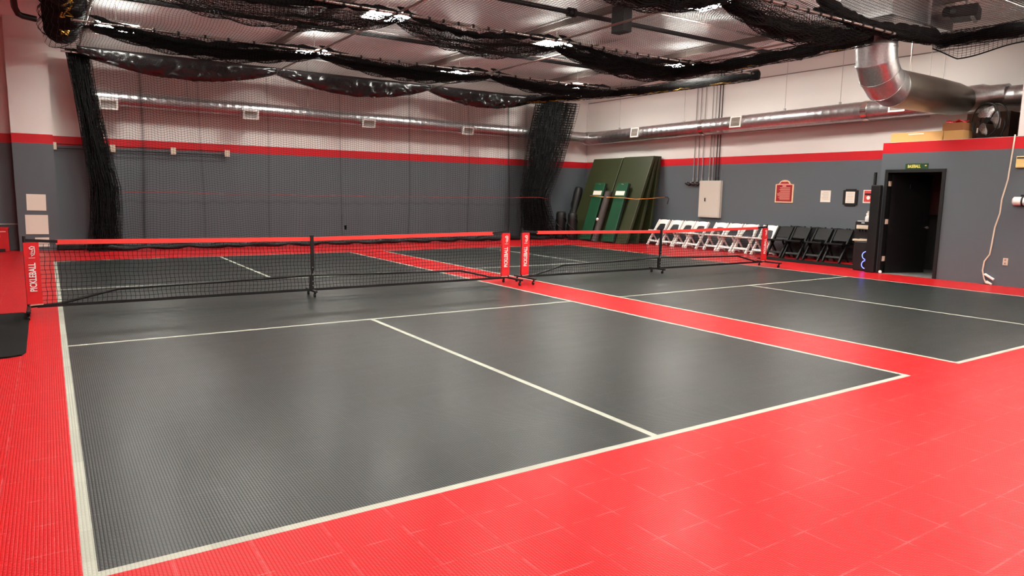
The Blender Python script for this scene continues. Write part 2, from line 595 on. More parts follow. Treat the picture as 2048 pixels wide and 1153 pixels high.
# door frame + open leaf
d = thing('door_1', 'open black door with black frame in the built-out room on the right', 'door', (BX, DY1, 0))
tag(d, kind='structure')
fr = MB()
fr.span((-0.03, -0.005, 0), (T + 0.02, 0.055, DZ + 0.06))
fr.span((-0.03, DY0 - DY1 - 0.055, 0), (T + 0.02, DY0 - DY1 + 0.005, DZ + 0.06))
fr.span((-0.03, DY0 - DY1, DZ), (T + 0.02, 0, DZ + 0.06))
fr.build('door_frame', M_BLACK, d)
ang = math.radians(68)
dv = Vector((math.sin(ang), -math.cos(ang), 0))
lf = MB()
hp = Vector((0.1, -0.03, 0))
lf.bar(hp + Vector((0, 0, 1.02)), hp + dv * 0.93 + Vector((0, 0, 1.02)), 0.04, 2.02)
leaf = lf.build('door_leaf', mat('black_door_paint', srgb(15, 15, 15), 0.4), d)
nrm = Vector((-dv.y, dv.x, 0)) * -1
k = hp + dv * 0.86 + Vector((0, 0, 0.95))
side = Vector((-math.cos(ang), -math.sin(ang), 0))
kb = MB()
kb.tube([k + side * 0.02, k + side * 0.05], 0.012, 8).tube([k + side * 0.05, k + side * 0.065, k + side * 0.09, k + side * 0.1], [0.015, 0.028, 0.028, 0.012], 10)
kb.build('door_knob', M_STEEL, leaf, smooth='auto')
for z in (1.83, 1.06, 0.3):
    MB().box((0.06, -0.012, z), (0.09, 0.012, 0.1)).build('hinge', M_PLATE, d)
MB().box(hp + dv * 0.42 + side * 0.026 + Vector((0, 0, 1.78)), (0.004, 0.16, 0.08), (0, 0, -ang + 0)).build('door_plate', mat('smoked_plate', srgb(40, 40, 42), 0.3), leaf)
MB().lathe([(0.012, 0), (0.03, 0.01), (0.03, 0.05), (0.015, 0.06)], 10, (-0.05, -0.03, 0.0)).build('door_stop', M_WHITE, d, smooth='auto')

# ------------------------------------------------------------------ lights: four-panel LED fixtures
def make_light():
    t = thing('ceiling_light', 'x', 'ceiling light')
    fr = MB()
    fr.box((0, 0, 0.045), (0.80, 0.80, 0.05))
    fr.build('housing', M_WHITE, t, bevel=0.008)
    dm = None
    for i, sx in enumerate((-1, 1)):
        for sy in (-1, 1):
            p = MB().box((sx * 0.2, sy * 0.2, 0.008), (0.33, 0.33, 0.022)).build('light_panel', M_LAMP, t)
    MB().box((0, 0, 0.074), (0.62, 0.62, 0.006)).build('ceiling_fill_panel', mat('ceiling_fill_glow', (0.97, 1.0, 0.92, 1), 0.4, emit=1.3), t)  # added fill glow on the housing top to brighten the ceiling
    hk = MB()
    hk.tube([(0, 0, 0.08), (0, 0, ZC - 4.74)], 0.008, 6)
    hk.build('suspension_rod', M_CONDUIT, t)
    return t
light0 = make_light()
rows = [(13.9, 'row nearest the back wall'), (9.6, 'second row from the back'), (5.5, 'row above the court nets'),
        (1.5, 'row above the near baselines'), (-2.2, 'row above the near red floor')]
colsL = [(1.36, 'leftmost'), (5.45, 'second from left'), (9.38, 'third from left'), (13.42, 'rightmost')]
first = True
for y, rl in rows:
    for x, cl in colsL:
        lab = 'four-panel ceiling light, %s in the %s' % (cl, rl)
        if first:
            light0.location = (x, y, 4.72)
            light0['label'] = lab
            light0['group'] = 'four-panel ceiling lights'
            first = False
        else:
            dup(light0, (x, y, 4.72), label=lab, group='four-panel ceiling lights')

# ------------------------------------------------------------------ portable nets
def make_net(x0, x1, yn, label):
    Wd = x1 - x0
    t = thing('pickleball_net', label, 'sports net', (x0, yn, 0))
    top = 0.875
    xm = Wd / 2
    # base: low arched rail
    b = MB()
    b.tube([(0, 0.02, 0.1), (0.28, 0.02, 0.115), (0.33, 0.02, 0.122), (0.86, 0.02, 0.245), (0.92, 0.02, 0.255), (xm, 0.02, 0.30),
            (Wd - 0.92, 0.02, 0.255), (Wd - 0.86, 0.02, 0.245), (Wd - 0.33, 0.02, 0.122), (Wd - 0.28, 0.02, 0.115), (Wd, 0.02, 0.1)], 0.016, 10)
    b.build('base_rail', M_BLACK, t, smooth='auto')
    # feet with casters
    for xx, y0, y1, zz in ((0, -0.42, 0.2, 0.1), (Wd, -0.42, 0.2, 0.1), (xm, -0.16, 0.26, 0.085)):
        ft = MB().bar((xx, y0, zz), (xx, y1, zz), 0.04, 0.03).build('foot', M_BLACK, t, bevel=0.005)
        for yy in (y0 + 0.05, y1 - 0.08):
            c = MB()
            c.bar((xx, yy, zz - 0.01), (xx, yy + 0.02, 0.03), 0.03, 0.012)
            c.tube([(xx - 0.011, yy + 0.02, 0.027), (xx + 0.011, yy + 0.02, 0.027)], 0.026, 14)
            c.build('caster', M_BLACK, ft, smooth='auto')
    for xx in (0, Wd):
        MB().tube([(xx, 0, 0.1), (xx, 0, 0.92)], 0.017, 10).build('post', M_BLACK, t, smooth='auto')
    cp = MB()
    cp.box((xm, -0.01, 0.62), (0.045, 0.03, 0.50))
    cp.tube([(xm, 0, 0.1), (xm, 0, 0.86)], 0.016, 10)
    cp.box((xm - 0.012, 0, 0.2), (0.05, 0.045, 0.2))
    cp.build('center_post', M_BLACK, t, smooth='auto')
    pn = MB()
    for z in (0.16, 0.22, 0.32, 0.42):
        pn.tube([(xm, -0.03, z), (xm, -0.018, z)], 0.008, 8)
    pn.build('post_button', M_STEEL, t)
    def zt(x):
        u = abs(x - xm) / xm
        return 0.842 + (top - 0.842) * u
    # top tape: red, black strap at both ends
    n = 24
    tb, sb = MB(), MB()
    for i in range(n):
        xa, xb = 0.30 + (Wd - 0.6) * i / n, 0.30 + (Wd - 0.6) * (i + 1) / n
        tb.add([(xa, -0.006, zt(xa)), (xb, -0.006, zt(xb)), (xb, -0.006, zt(xb) - 0.055), (xa, -0.006, zt(xa) - 0.055),
                (xa, 0.006, zt(xa)), (xb, 0.006, zt(xb)), (xb, 0.006, zt(xb) - 0.055), (xa, 0.006, zt(xa) - 0.055)],
               [(0, 1, 2, 3), (7, 6, 5, 4), (0, 4, 5, 1), (3, 2, 6, 7)])
    tb.build('top_tape', M_REDB, t)
    for a, c in ((0.0, 0.32), (Wd, Wd - 0.32)):
        MB().bar((a, 0, top - 0.005), (c, 0, zt(c) - 0.022), 0.014, 0.035).build('end_strap', M_BLACK, t)
    # mesh
    nu, nv = int((Wd - 0.16) / 0.05), 15
    U = np.linspace(0.08, Wd - 0.08, nu)
    P = np.zeros((nu, nv, 3))
    for i, x in enumerate(U):
        zz = np.linspace(0.115, zt(x) - 0.05, nv)
        P[i, :, 0] = x + 0.006 * np.sin(zz * 30 + x * 3)
        P[i, :, 1] = 0.008 * np.sin(x * 4) * np.sin(zz * 3.5)
        P[i, :, 2] = zz + 0.003 * np.sin(x * 9)
    finish('mesh_netting', net_mesh('mesh_netting', P, 0.005, M_NET, (1, 0, 0), (0, 0, 1)), t)
    MB().bar((0.08, 0, 0.1), (Wd - 0.08, 0, 0.1), 0.012, 0.034).build('bottom_tape', M_BLACK, t)
    # printed sleeves
    for xx, s in ((0.0, 1), (Wd, -1)):
        xa = xx - 0.012 * s
        xc = xx + 0.062 * s
        sl = MB()
        n = 10
        vs, fs = [], []
        for i in range(n + 1):
            z = 0.135 + (0.845 - 0.135) * i / n
            w = 0.002 * math.sin(i * 1.7)
            for yy in (-0.024, 0.02):
                vs += [(xc - 0.074, yy + w, z), (xc + 0.074, yy - w, z)]
        for i in range(n):
            o = i * 4
            fs += [(o, o + 1, o + 5, o + 4), (o + 3, o + 2, o + 6, o + 7), (o + 1, o + 3, o + 7, o + 5), (o + 2, o, o + 4, o + 6)]
        fs += [(0, 2, 3, 1), (n * 4, n * 4 + 1, n * 4 + 3, n * 4 + 2)]
        sl.add(vs, fs)
        so = sl.build('post_sleeve', M_REDF, t)
        text_mesh('lettering', 'PICKLEBALL', 0.095, M_INK, (xc, -0.028, 0.445), (0, 0, 1), (-1, 0, 0), so, bold=0.0018, squash=0.66)
        lg = MB()
        pts = [(-.004, .69), (.012, .70), (-.012, .715), (.016, .725), (-.006, .735), (.018, .75), (.0, .76), (.022, .775), (-.014, .77), (-.02, .785), (.004, .80), (.03, .79)]
        lg.tube([(xc + a, -0.028, b) for a, b in pts], 0.0052, 6)
        lg.tube([(xc + 0.02, -0.028, 0.70), (xc + 0.03, -0.028, 0.74), (xc + 0.028, -0.028, 0.80)], 0.004, 6)
        lg.tube([(xc - 0.03, -0.028, 0.668), (xc + 0.03, -0.028, 0.668)], 0.003, 6)
        lg.build('logo_mark', M_INK, so)
        MB().bar((xx, -0.01, 0.118), (xx + 0.14 * s, -0.01, 0.125), 0.006, 0.012).build('tie_strap', M_PLATE, t)
    return t
make_net(-0.28, 6.33, 6.72, 'red-topped portable pickleball net across the left court')
make_net(6.60, 13.12, 6.72, 'red-topped portable pickleball net across the right court, in front of the white chairs')

# ------------------------------------------------------------------ hanging curtain net along the back wall
YC = 15.85
def curtain():
    t = thing('curtain_net', 'tall black hanging net curtain in front of the back wall, bunched at both ends', 'net', (7, YC, 0))
    cell = 0.056
    x0, x1 = 0.75, 13.6
    nu = int((x1 - x0) / cell)
    U = np.linspace(x0, x1, nu)
    # columns bunch into folds at some places
    dens = np.zeros(nu)
    for c, w, a in ((2.0, 0.16, 0.75), (3.35, .05, .5), (4.9, .06, .5), (6.7, .05, .4), (8.6, .06, .45), (10.4, .06, .5), (11.9, .1, .6), (12.8, .2, .5)):
        dens += a * np.exp(-((U - c) / w) ** 2) * 9
    step = 1 / (1 + dens)
    Xc = np.cumsum(step)
    Xc = x0 + (Xc - Xc[0]) / (Xc[-1] - Xc[0]) * (x1 - x0)
    nv = int(4.35 / cell)
    zq = np.linspace(0.09, 4.45, nv)
    zs_ = np.cumsum(1 / (1 + 1.6 * np.exp(-((zq - 1.22) / 0.07) ** 2)))
    Z = 0.09 + (zs_ - zs_[0]) / (zs_[-1] - zs_[0]) * 4.36
    G, H = np.meshgrid(Xc, Z, indexing='ij')
    P = np.zeros((nu, nv, 3))
    zn = H / 4.45
    P[:, :, 0] = G - 7 + 0.05 * np.sin(G * 2.1 + H) * (1 - zn) + 0.02 * np.sin(G * 9) * (1 - zn)
    sway = 0.05 * np.sin(G * 2 * PI / 0.42 + 0.6 * np.sin(G * 1.3)) * (0.35 + 0.65 * zn)
    P[:, :, 1] = sway + 0.10 * np.sin(G * 0.9 + 1) * (1 - zn) - 0.1 * np.sin(zn * PI) * np.sin(G * 0.7) ** 2
    sag = 0.06 * np.cos(G * 2 * PI / 0.42 + 0.6 * np.sin(G * 1.3)) * (0.3 + 0.7 * zn)
    P[:, :, 2] = H + sag * 0.7 - 0.10 * np.sin(np.clip((G - 5.0) / 4.3, -1, 2) * PI) ** 2 * zn
    finish('net_panel', net_mesh('net_panel', P, 0.0056, M_NET, (1, 0, 0), (0, 0, 1)), t)
    # gathered ends
    for prof, ncol in (([(4.6, .47, .95), (3.6, .60, 1.05), (2.5, .70, 1.22), (1.5, .80, 1.42), (1.25, .80, 1.42), (.6, .74, 1.40), (0.02, .66, 1.38)], 230),
                       ([(4.55, 13.35, 15.0), (3.6, 13.1, 14.75), (2.5, 12.95, 14.4), (1.45, 12.8, 13.85), (1.2, 12.8, 13.85), (.6, 12.85, 14.1), (0.02, 12.8, 14.3)], 430)):
        zs = np.linspace(4.5, 0.03, 56)
        pz = np.array([p[0] for p in prof])[::-1]
        la = np.interp(zs, pz, np.array([p[1] for p in prof])[::-1])
        lb = np.interp(zs, pz, np.array([p[2] for p in prof])[::-1])
        u = np.clip(RNG.normal(0.46, 0.19, ncol), 0.02, 0.98)
        m0 = ncol // 5
        u[:m0] = np.linspace(0, 1, m0)
        u = np.sort(u)
        P = np.zeros((ncol, 56, 3))
        dep = (RNG.random(ncol) - 0.5) * 0.30
        for i in range(ncol):
            P[i, :, 0] = la + (lb - la) * u[i] - 7 + 0.025 * np.sin(zs * 3 + i * 1.7) * (1 if 4 < i < ncol - 4 else .3)
            P[i, :, 1] = dep[i] + 0.04 * np.sin(zs * 2.2 + i)
            P[i, :, 2] = zs
        finish('gathered_end', net_mesh('gathered_end', P, 0.0105, M_NET, (1, 0.3, 0), (0, 0, 1)), t)
    # heavy hem lying on the floor
    hm = MB()
    n = 90
    pts, rs = [], []
    for i in range(n):
        x = 0.7 + 13.5 * i / (n - 1)
        pts.append((x - 7, 0.07 * math.sin(x * 3.1) - 0.05, 0.065 + 0.02 * math.sin(x * 7.3)))
        rs.append(0.06 + 0.018 * math.sin(x * 5.7) + 0.012 * math.sin(x * 13))
    hm.tube(pts, rs, 9)
    hm.build('floor_hem', M_VINYL, t, smooth=True)
    tc = MB()
    tc.tube([(0.4 - 7, 0, 4.5), (14.9 - 7, 0, 4.5)], 0.008, 6)
    tc.build('hanging_cable', M_BLACK, t)
    return t
curtain()
# line strung across the curtain
cp = [(1.4, YC - 0.08, 1.38)]
for i in range(1, 26):
    x = 1.4 + 12.45 * i / 26
    cp.append((x, YC - 0.24 + 0.02 * math.sin(x * 2), 1.38 - 0.03 * math.sin(i / 26 * PI) + 0.012 * math.sin(x * 3)))
cp.append((13.85, YC - 0.08, 1.33))
tag(MB().tube(cp, 0.007, 6).build('cord', M_RCORD), 'thin red cord strung across the black net curtain', 'cord')

# ------------------------------------------------------------------ overhead cage: pipes, rods, netting
ZG = 4.4
PY = {1: 3.62, 2: 8.05, 3: 12.0, 4: 15.55}
def make_pipe(y, x0, x1, label, ring0, ring1, step, zp=ZG):
    t = thing('cage_pipe', label, 'pipe', (x0, y, zp))
    MB().tube([(0, 0, 0), (x1 - x0, 0, 0)], 0.022, 10).build('tube', M_STEEL, t, smooth='auto')
    me = None
    x = ring0
    while x < ring1:
        if me is None:
            o = MB().tube([(-0.02, 0, 0), (0.02, 0, 0)], 0.034, 10).build('tie_wrap', M_BLACK, t, smooth='auto')
            me = o
        else:
            o = me.copy(); COL.objects.link(o)
        o.parent = t
        o.location = (x - x0 + random.uniform(-.03, .03), 0, 0)
        x += step
    return t
make_pipe(PY[1], 4.6, 11.95, 'silver net pipe with black ties beside the big elbow duct', 7.8, 11.9, 0.29, 4.26)
make_pipe(PY[2], 0.6, 14.2, 'silver net pipe with black ties over the middle, its end sticking out right', 3.4, 14.2, 0.3)
make_pipe(PY[3], 0.5, 13.4, 'silver net pipe with black ties near the back of the cage', 0.9, 13.3, 0.45)
make_pipe(PY[4], 0.4, 13.2, 'silver net pipe above the back curtain, half hidden by black film', 0.6, 13, 0.6)

def rod(x0, y0, x1, y1, label, z0=ZG + 0.04, z1=ZG + 0.04, r=0.02):
    tag(MB().tube([(x0, y0, z0), (x1, y1, z1)], r, 8).build('cage_rod', M_STEEL, smooth='auto'), label, 'rod')
rod(4.97, 16.0, 5.03, 3.9, 'silver cross rod of the net cage, left one')
rod(9.29, 16.0, 9.22, 8.0, 'silver cross rod between the rear net pipes')
rod(8.39, 8.1, 8.34, 3.9, 'silver cross rod in the middle, ending by the quad lamp')
rod(11.98, 8.3, 11.9, 3.9, 'silver cross rod running up to the big elbow duct')
rod(13.63, 3.6, 13.62, -1.0, 'short silver cross rod at the top right by the white pillar')
rod(0.75, 15.8, 0.78, 6.5, 'silver cross rod hanging through the left net bundle', ZG + .12, ZG + .12)

def roof_net(y0, y1, x0, x1, label, seed, cell=0.055):
    nu, nv = int((x1 - x0) / cell), int((y1 - y0) / cell)
    G, H = np.meshgrid(np.linspace(x0, x1, nu), np.linspace(y0, y1, nv), indexing='ij')
    v = (H - y0) / (y1 - y0)
    P = np.zeros((nu, nv, 3))
    P[:, :, 0] = G + 0.02 * np.sin(H * 5 + G)
    P[:, :, 1] = H
    tent = 1 - np.abs(v - 0.5) * 2
    bay = np.abs(np.sin((G - 5.0) * PI / 4.2))
    P[:, :, 2] = ZG - 0.05 + 0.16 * tent ** 0.8 - 0.10 * bay * (1 - tent) + 0.03 * np.sin(G * 2.2 + seed) * np.sin(H * 3)
    t = thing('roof_net', label, 'net', ((x0 + x1) / 2, y0, ZG))
    P -= np.array(t.location)
    finish('net_panel', net_mesh('net_panel', P, 0.0046, M_NET, (1, 0, 0), (0, 1, 0)), t)
    ym = (y1 - y0) / 2
    MB().tube([(x0 - t.location.x, ym, 0.115), (x1 - t.location.x, ym, 0.115)], 0.007, 6).build('ridge_cable', M_STEEL, t)
    return t
roof_net(PY[3], PY[4] - .15, 0.7, 12.9, 'black net ceiling panel of the cage nearest the back wall', 1)
roof_net(PY[2], PY[3], 0.7, 13.4, 'black net ceiling panel in the middle of the cage', 2)
roof_net(PY[1], PY[2], 3.0, 11.95, 'black net ceiling panel under the quad lamp', 3)
roof_net(0.6, PY[1], 7.0, 13.6, 'black net ceiling panel at the top right above the elbow duct', 4)

def swag(y, x0, x1, drop, label, dense, rope_z=(4.54, 4.48), thick=0.16, zp=ZG, roll=0.055):
    """netting hoisted and gathered below a pipe between two supports"""
    t = thing('net_swag', label, 'net', ((x0 + x1) / 2, y, zp), group='hoisted net swags')
    cx = (x0 + x1) / 2
    L = x1 - x0
    nu = int(L / 0.06)
    nv = 22
    for layer in range(3 if dense else 2):
        P = np.zeros((nu, nv, 3))
        for i in range(nu):
            u = i / (nu - 1)
            dr = drop * (math.sin(u * PI) ** 0.7 * 0.85 + 0.15) * (1 - 0.22 * layer)
            wdt = thick * (0.5 + 0.5 * math.sin(u * PI)) * (1 - 0.2 * layer)
            a = np.linspace(0, PI, nv)
            P[i, :, 0] = (u - 0.5) * L + 0.015 * np.sin(a * 4 + u * 30 + layer * 2)
            P[i, :, 1] = (1 - np.cos(a)) * wdt + 0.04 + 0.03 * np.sin(a * 5 + u * 19 + layer)
            P[i, :, 2] = -np.sin(a) ** 0.6 * dr - 0.03 + 0.02 * np.sin(u * 41 + a * 3 + layer * 1.3)
        finish('net_fold', net_mesh('net_fold', P, 0.0075 if dense else 0.0062, M_NET, (1, 0, 0), (0, 1, 0)), t)
    if dense:
        pts, rs = [], []
        for i in range(31):
            u = i / 30
            dr = drop * (math.sin(u * PI) ** 0.7 * 0.85 + 0.15)
            pts.append(((u - 0.5) * L, thick + 0.04 + 0.02 * math.sin(u * 23), -dr * 0.55 - 0.02))
            rs.append(max(0.03, dr * 0.36) * (1 + 0.15 * math.sin(u * 37)))
        MB().tube(pts, rs, 10).build('gathered_core', M_NETD, t, smooth=True)
    # thick rolled edge riding above the pipe
    z0, z1 = rope_z
    pts, rs = [], []
    for i in range(41):
        u = i / 40
        zz = z0 + (z1 - z0) * u - 0.20 * math.sin(u * PI) - 0.06 * math.sin(2 * u * PI) - ZG + (zp - ZG if roll < 0.1 else ZG - zp)
        pts.append(((u - 0.5) * L, 0.16 + 0.02 * math.sin(u * 17), zz + 0.012 * math.sin(u * 50)))
        rs.append((roll + 0.012 * math.sin(u * 61) + 0.008 * math.sin(u * 131)) * min(1, 0.25 + 12 * min(u, 1 - u)))
    MB().tube(pts, rs, 8).build('rolled_edge', M_NETD, t, smooth=True)
    return t
swag(PY[1], 4.8, 7.9, 0.36, 'hoisted black net swag at the top edge above the quad lamp', True, thick=.26, zp=4.26)
swag(PY[1], 7.95, 11.4, 0.36, 'hoisted black net swag hanging from the front pipe left of the elbow duct', True, thick=.26, zp=4.26)
swag(PY[1], 9.9, 13.75, 0.14, 'short hoisted net swag crossing the top of the big elbow duct', True, rope_z=(4.62, 4.50), thick=.10, zp=4.40, roll=.10)
swag(PY[2], 0.8, 5.0, 0.42, 'hoisted black net swag on the middle pipe, left bay', False, thick=.26)
swag(PY[2], 5.02, 8.38, 0.40, 'hoisted black net swag on the middle pipe, centre bay', False, thick=.26)
swag(PY[2], 8.4, 12.6, 0.42, 'hoisted black net swag on the middle pipe, right bay', True, thick=.26)
swag(PY[3], 0.8, 4.95, 0.36, 'hoisted black net swag on the rear pipe, left bay', True)
swag(PY[3], 5.0, 9.22, 0.34, 'hoisted black net swag on the rear pipe, centre bay', True)
swag(PY[3], 9.3, 13.2, 0.30, 'hoisted black net swag on the rear pipe, right bay', True)

# black film draped along the rear edge of the cage
def film(x0, x1, drop, label):
    t = thing('plastic_film', label, 'plastic sheet', ((x0 + x1) / 2, PY[4], ZG), group='black film swags')
    nu, nv = 110, 26
    mb = MB()
    from mathutils import noise
    for i in range(nu):
        u = i / (nu - 1)
        x = (u - 0.5) * (x1 - x0)
        dr = drop * (math.sin(u * PI) ** 0.8) + 0.14
        for j in range(nv):
            a = j / (nv - 1)
            th = a * PI * 1.15
            q = Vector((x * 1.9 + x0 * 3, a * 2.2, x0))
            wr = 0.16 * abs(noise.noise(q)) + 0.09 * abs(noise.noise(q * 2.7 + Vector((9, 3, 1)))) + 0.03 * noise.noise(q * 7)
            wr *= math.sin(min(1, a * 1.15) * PI) ** 0.5
            zz = 0.12 - (0.5 * math.sin(min(th, PI)) + 0.5 * min(1, a * 1.9)) * dr
            mb.v.append((x, -math.cos(th) * 0.15 - 0.02 - wr * 0.9 * (1 if a < .6 else -.5), zz + wr * 0.12))
    for i in range(nu - 1):
        for j in range(nv - 1):
            mb.f.append((i * nv + j, i * nv + j + 1, (i + 1) * nv + j + 1, (i + 1) * nv + j)); mb.mi.append(0)
    o = mb.build('film_sheet', M_FILM, t, smooth=True)
    s = o.modifiers.new('thickness', 'SOLIDIFY'); s.thickness = 0.004
    return t
film(0.7, 4.98, 0.38, 'shiny black plastic film swag above the left part of the back curtain')
film(5.0, 9.27, 0.38, 'shiny black plastic film swag above the middle of the back curtain')
film(9.3, 13.0, 0.36, 'shiny black plastic film swag above the right part of the back curtain')

# edge bundles
def bundle(pts, r, label, wob=0.25, n=12, rope=None, net=True, flat=1.0):
    t = thing('net_bundle', label, 'net', pts[len(pts) // 2])
    o = Vector(t.location)
    P = [Vector(p) - o for p in pts]
    # resample
    seg = []
    for a, b in zip(P[:-1], P[1:]):
        m = max(2, int((b - a).length / 0.12))
        seg += [a.lerp(b, i / m) for i in range(m)]
    seg.append(P[-1])
    rs = [r * (1 + wob * math.sin(i * 0.9) * 0.5 + wob * random.uniform(-.5, .5)) for i in range(len(seg))]
    core = MB().tube(seg, rs, n).build('gathered_core', M_NETD, t, smooth=True)
    if net:
        nv = 26
        Q = np.zeros((len(seg), nv, 3))
        d = (P[-1] - P[0]).normalized()
        s = d.cross(Vector((0, 0, 1))).normalized()
        for i, p in enumerate(seg):
            for j in range(nv):
                a = 2 * PI * j / (nv - 1)
                rr = r * (1.25 + 0.12 * math.sin(a * 5 + i * .6))
                q = p + s * math.cos(a) * rr + Vector((0, 0, 1)) * math.sin(a) * rr * 1.05
                Q[i, j] = q
        finish('net_wrap', net_mesh('net_wrap', Q, 0.008, M_NET, tuple(d), tuple(s)), t)
    if rope:
        for k in range(rope):
            a = random.random() * 0.9
            b = min(1, a + random.uniform(.05, .14))
            pr = []
            for i in range(9):
                q = a + (b - a) * i / 8
                p = seg[int(q * (len(seg) - 1))]
                pr.append(p + Vector((random.uniform(-.4, .4) * r * 0.8, random.uniform(-1.25, -.95) * r, random.uniform(-1.25, -.7) * r)))
            MB().tube(pr, 0.013, 6).build('tie_rope', M_YROPE, t, smooth=True)
    return t
bundle([(0.42, 15.2, 4.78), (0.45, 13.0, 4.80), (0.44, 10.5, 4.82), (0.42, 7.0, 4.84)], 0.31, 'large black net bundle hanging at the top left corner above the curtain', rope=6)
bundle([(12.6, 15.6, 4.42), (13.1, 13.6, 4.36), (13.6, 11.0, 4.32), (14.15, 8.0, 4.38)], 0.09, 'long black net bundle with yellow rope along the right edge of the cage', rope=12)
bundle([(11.6, 8.9, 4.24), (11.96, 7.2, 4.22), (11.95, 5.2, 4.24), (11.92, 4.0, 4.28)], 0.10, 'black net bundle slung under the rod left of the big elbow duct', rope=2)
bundle([(13.66, 3.75, 4.38), (13.66, 2.0, 4.37), (13.65, -0.6, 4.37)], 0.10, 'black net bundle slung under the rod beside the white pillar', rope=2)
# scrap of netting hanging by the pillar
n1, n2 = 40, 8
P = np.zeros((n1, n2, 3))
for i in range(n1):
    u = i / (n1 - 1)
    for j in range(n2):
        v = j / (n2 - 1)
        P[i, j] = (0.03 * math.sin(u * 9), -u * 2.8, -v * (0.24 + 0.06 * math.sin(u * 9)) * min(1, .25 + u * 5))
st = thing('net_scrap', 'loose flap of black netting hanging beside the white pillar', 'net', (13.68, 3.85, 4.33))
finish('net_panel', net_mesh('net_panel', P, 0.006, M_NET, (0, 1, 0), (0, 0, 1)), st)
MB().tube([P[i, -1] for i in range(n1)], 0.012, 6).build('hem_rope', M_NETD, st)

# ceiling fittings above the cage
for x, lab in ((4.97, 'grey steel ceiling purlin at the left'), (9.32, 'grey steel ceiling purlin in the middle'), (13.66, 'grey steel ceiling purlin at the right')):
    tag(MB().span((x - 0.05, YF, 5.02), (x + 0.05, YB, 5.14)).build('trim_purlin', M_BEAM), kind='structure')
def sprinkler(y, x0, x1, joints, label):
    t = thing('sprinkler_pipe', label, 'pipe', (x0, y, 4.97))
    MB().tube([(0, 0, 0), (x1 - x0, 0, 0)], 0.045, 12).build('tube', M_BLACK, t, smooth='auto')
    for x in joints:
        c = MB()
        c.tube([(x - x0 - 0.09, 0, 0), (x - x0 - 0.03, 0, 0)], 0.085, 14).tube([(x - x0 + 0.02, 0, 0), (x - x0 + 0.08, 0, 0)], 0.085, 14)
        c.tube([(x - x0 - 0.1, 0, 0), (x - x0 + 0.1, 0, 0)], 0.065, 12)
        c.build('coupling', M_BLACK, t, smooth='auto')
sprinkler(8.1, 3.0, 15.9, [4.5, 8.6], 'black ceiling pipe with couplings over the middle of the cage')
sprinkler(12.35, 1.0, 15.9, [4.7, 9.1], 'black ceiling pipe with couplings over the rear of the cage')
u = thing('heater_unit', 'small black unit hanging from the ceiling pipe', 'ceiling unit', (9.35, 7.5, 4.72))
MB().box((0, 0, 0.12), (0.22, 0.34, 0.5)).build('casing', M_BLACK, u, bevel=.01)
MB().tube([(0, 0, .36), (0, 0, .46)], 0.02, 8).build('hanger', M_BLACK, u)
u = thing('projector', 'black projector-like unit under the ceiling at the top right', 'ceiling unit', (13.7, 3.35, 4.72))
MB().box((0, 0, 0.08), (0.5, 0.42, 0.2), (0, 0, .3)).build('casing', M_BLACK, u, bevel=.02)
MB().tube([(-0.2, .1, 0.08), (-.36, .16, .08)], 0.09, 14).build('lens', M_BLACK, u, smooth='auto')
MB().tube([(0, 0, .18), (0, 0, .46)], 0.02, 8).build('hanger', M_CONDUIT, u)
MB().box((.05, -.12, -.04), (0.5, 0.05, 0.03), (0, 0, .3)).build('rail', M_CONDUIT, u)
# black conduit at the top left
tag(MB().tube([(-0.3, 8.0, 4.62), (-0.3, 12.1, 4.5), (-0.26, 12.2, 4.42), (-0.2, 12.25, 4.40), (0.0, 12.28, 4.38)], 0.05, 10).build('conduit', M_BLACK, smooth=True),
    'bent black conduit at the top left corner', 'conduit')

# ------------------------------------------------------------------ ducts
def duct_tube(mb, p, q, r, n=28, rib=0.2, amp=0.0022):
    p, q = Vector(p), Vector(q)
    L = (q - p).length
    m = max(2, int(L / rib))
    pts, rs = [], []
    for i in range(m):
        for f, e in ((0.0, 0), (0.80, 0), (0.86, amp), (0.94, amp)):
            pts.append(p.lerp(q, (i + f) / m)); rs.append(r + e)
    pts.append(q); rs.append(r)
    mb.tube(pts, rs, n)

def grille(parent, c, nrm, upv, w, h):
    N, U = Vector(nrm).normalized(), Vector(upv).normalized()
    S = U.cross(N)
    C = Vector(c)
    R = Matrix((S, U, N)).transposed()
    def put(mb, a, b, t, sa, sb, st):
        vs = [R @ Vector((a + i * sa / 2, b + j * sb / 2, t + k * st / 2)) + C for i in (-1, 1) for j in (-1, 1) for k in (-1, 1)]
        mb.add(vs, [(0, 1, 3, 2), (4, 6, 7, 5), (0, 4, 5, 1), (2, 3, 7, 6), (0, 2, 6, 4), (1, 5, 7, 3)])
    fr = MB()
    e = 0.035
    put(fr, 0, h / 2 - e / 2, 0, w, e, .03); put(fr, 0, -h / 2 + e / 2, 0, w, e, .03)
    put(fr, w / 2 - e / 2, 0, 0, e, h - 2 * e, .03); put(fr, -w / 2 + e / 2, 0, 0, e, h - 2 * e, .03)
    fo = fr.build('vent_frame', M_WHITE, parent)
    sl = MB()
    k = 9
    for i in range(k):
        put(sl, 0, -h / 2 + e + (i + .5) * (h - 2 * e) / k, -0.004, w - 2 * e, (h - 2 * e) / k * 0.55, 0.01)
    put(sl, 0, 0, -0.03, w - e, h - e, 0.03)
    sl.build('vent_louvers', mat('vent_grey', srgb(150, 138, 128), 0.6), fo)

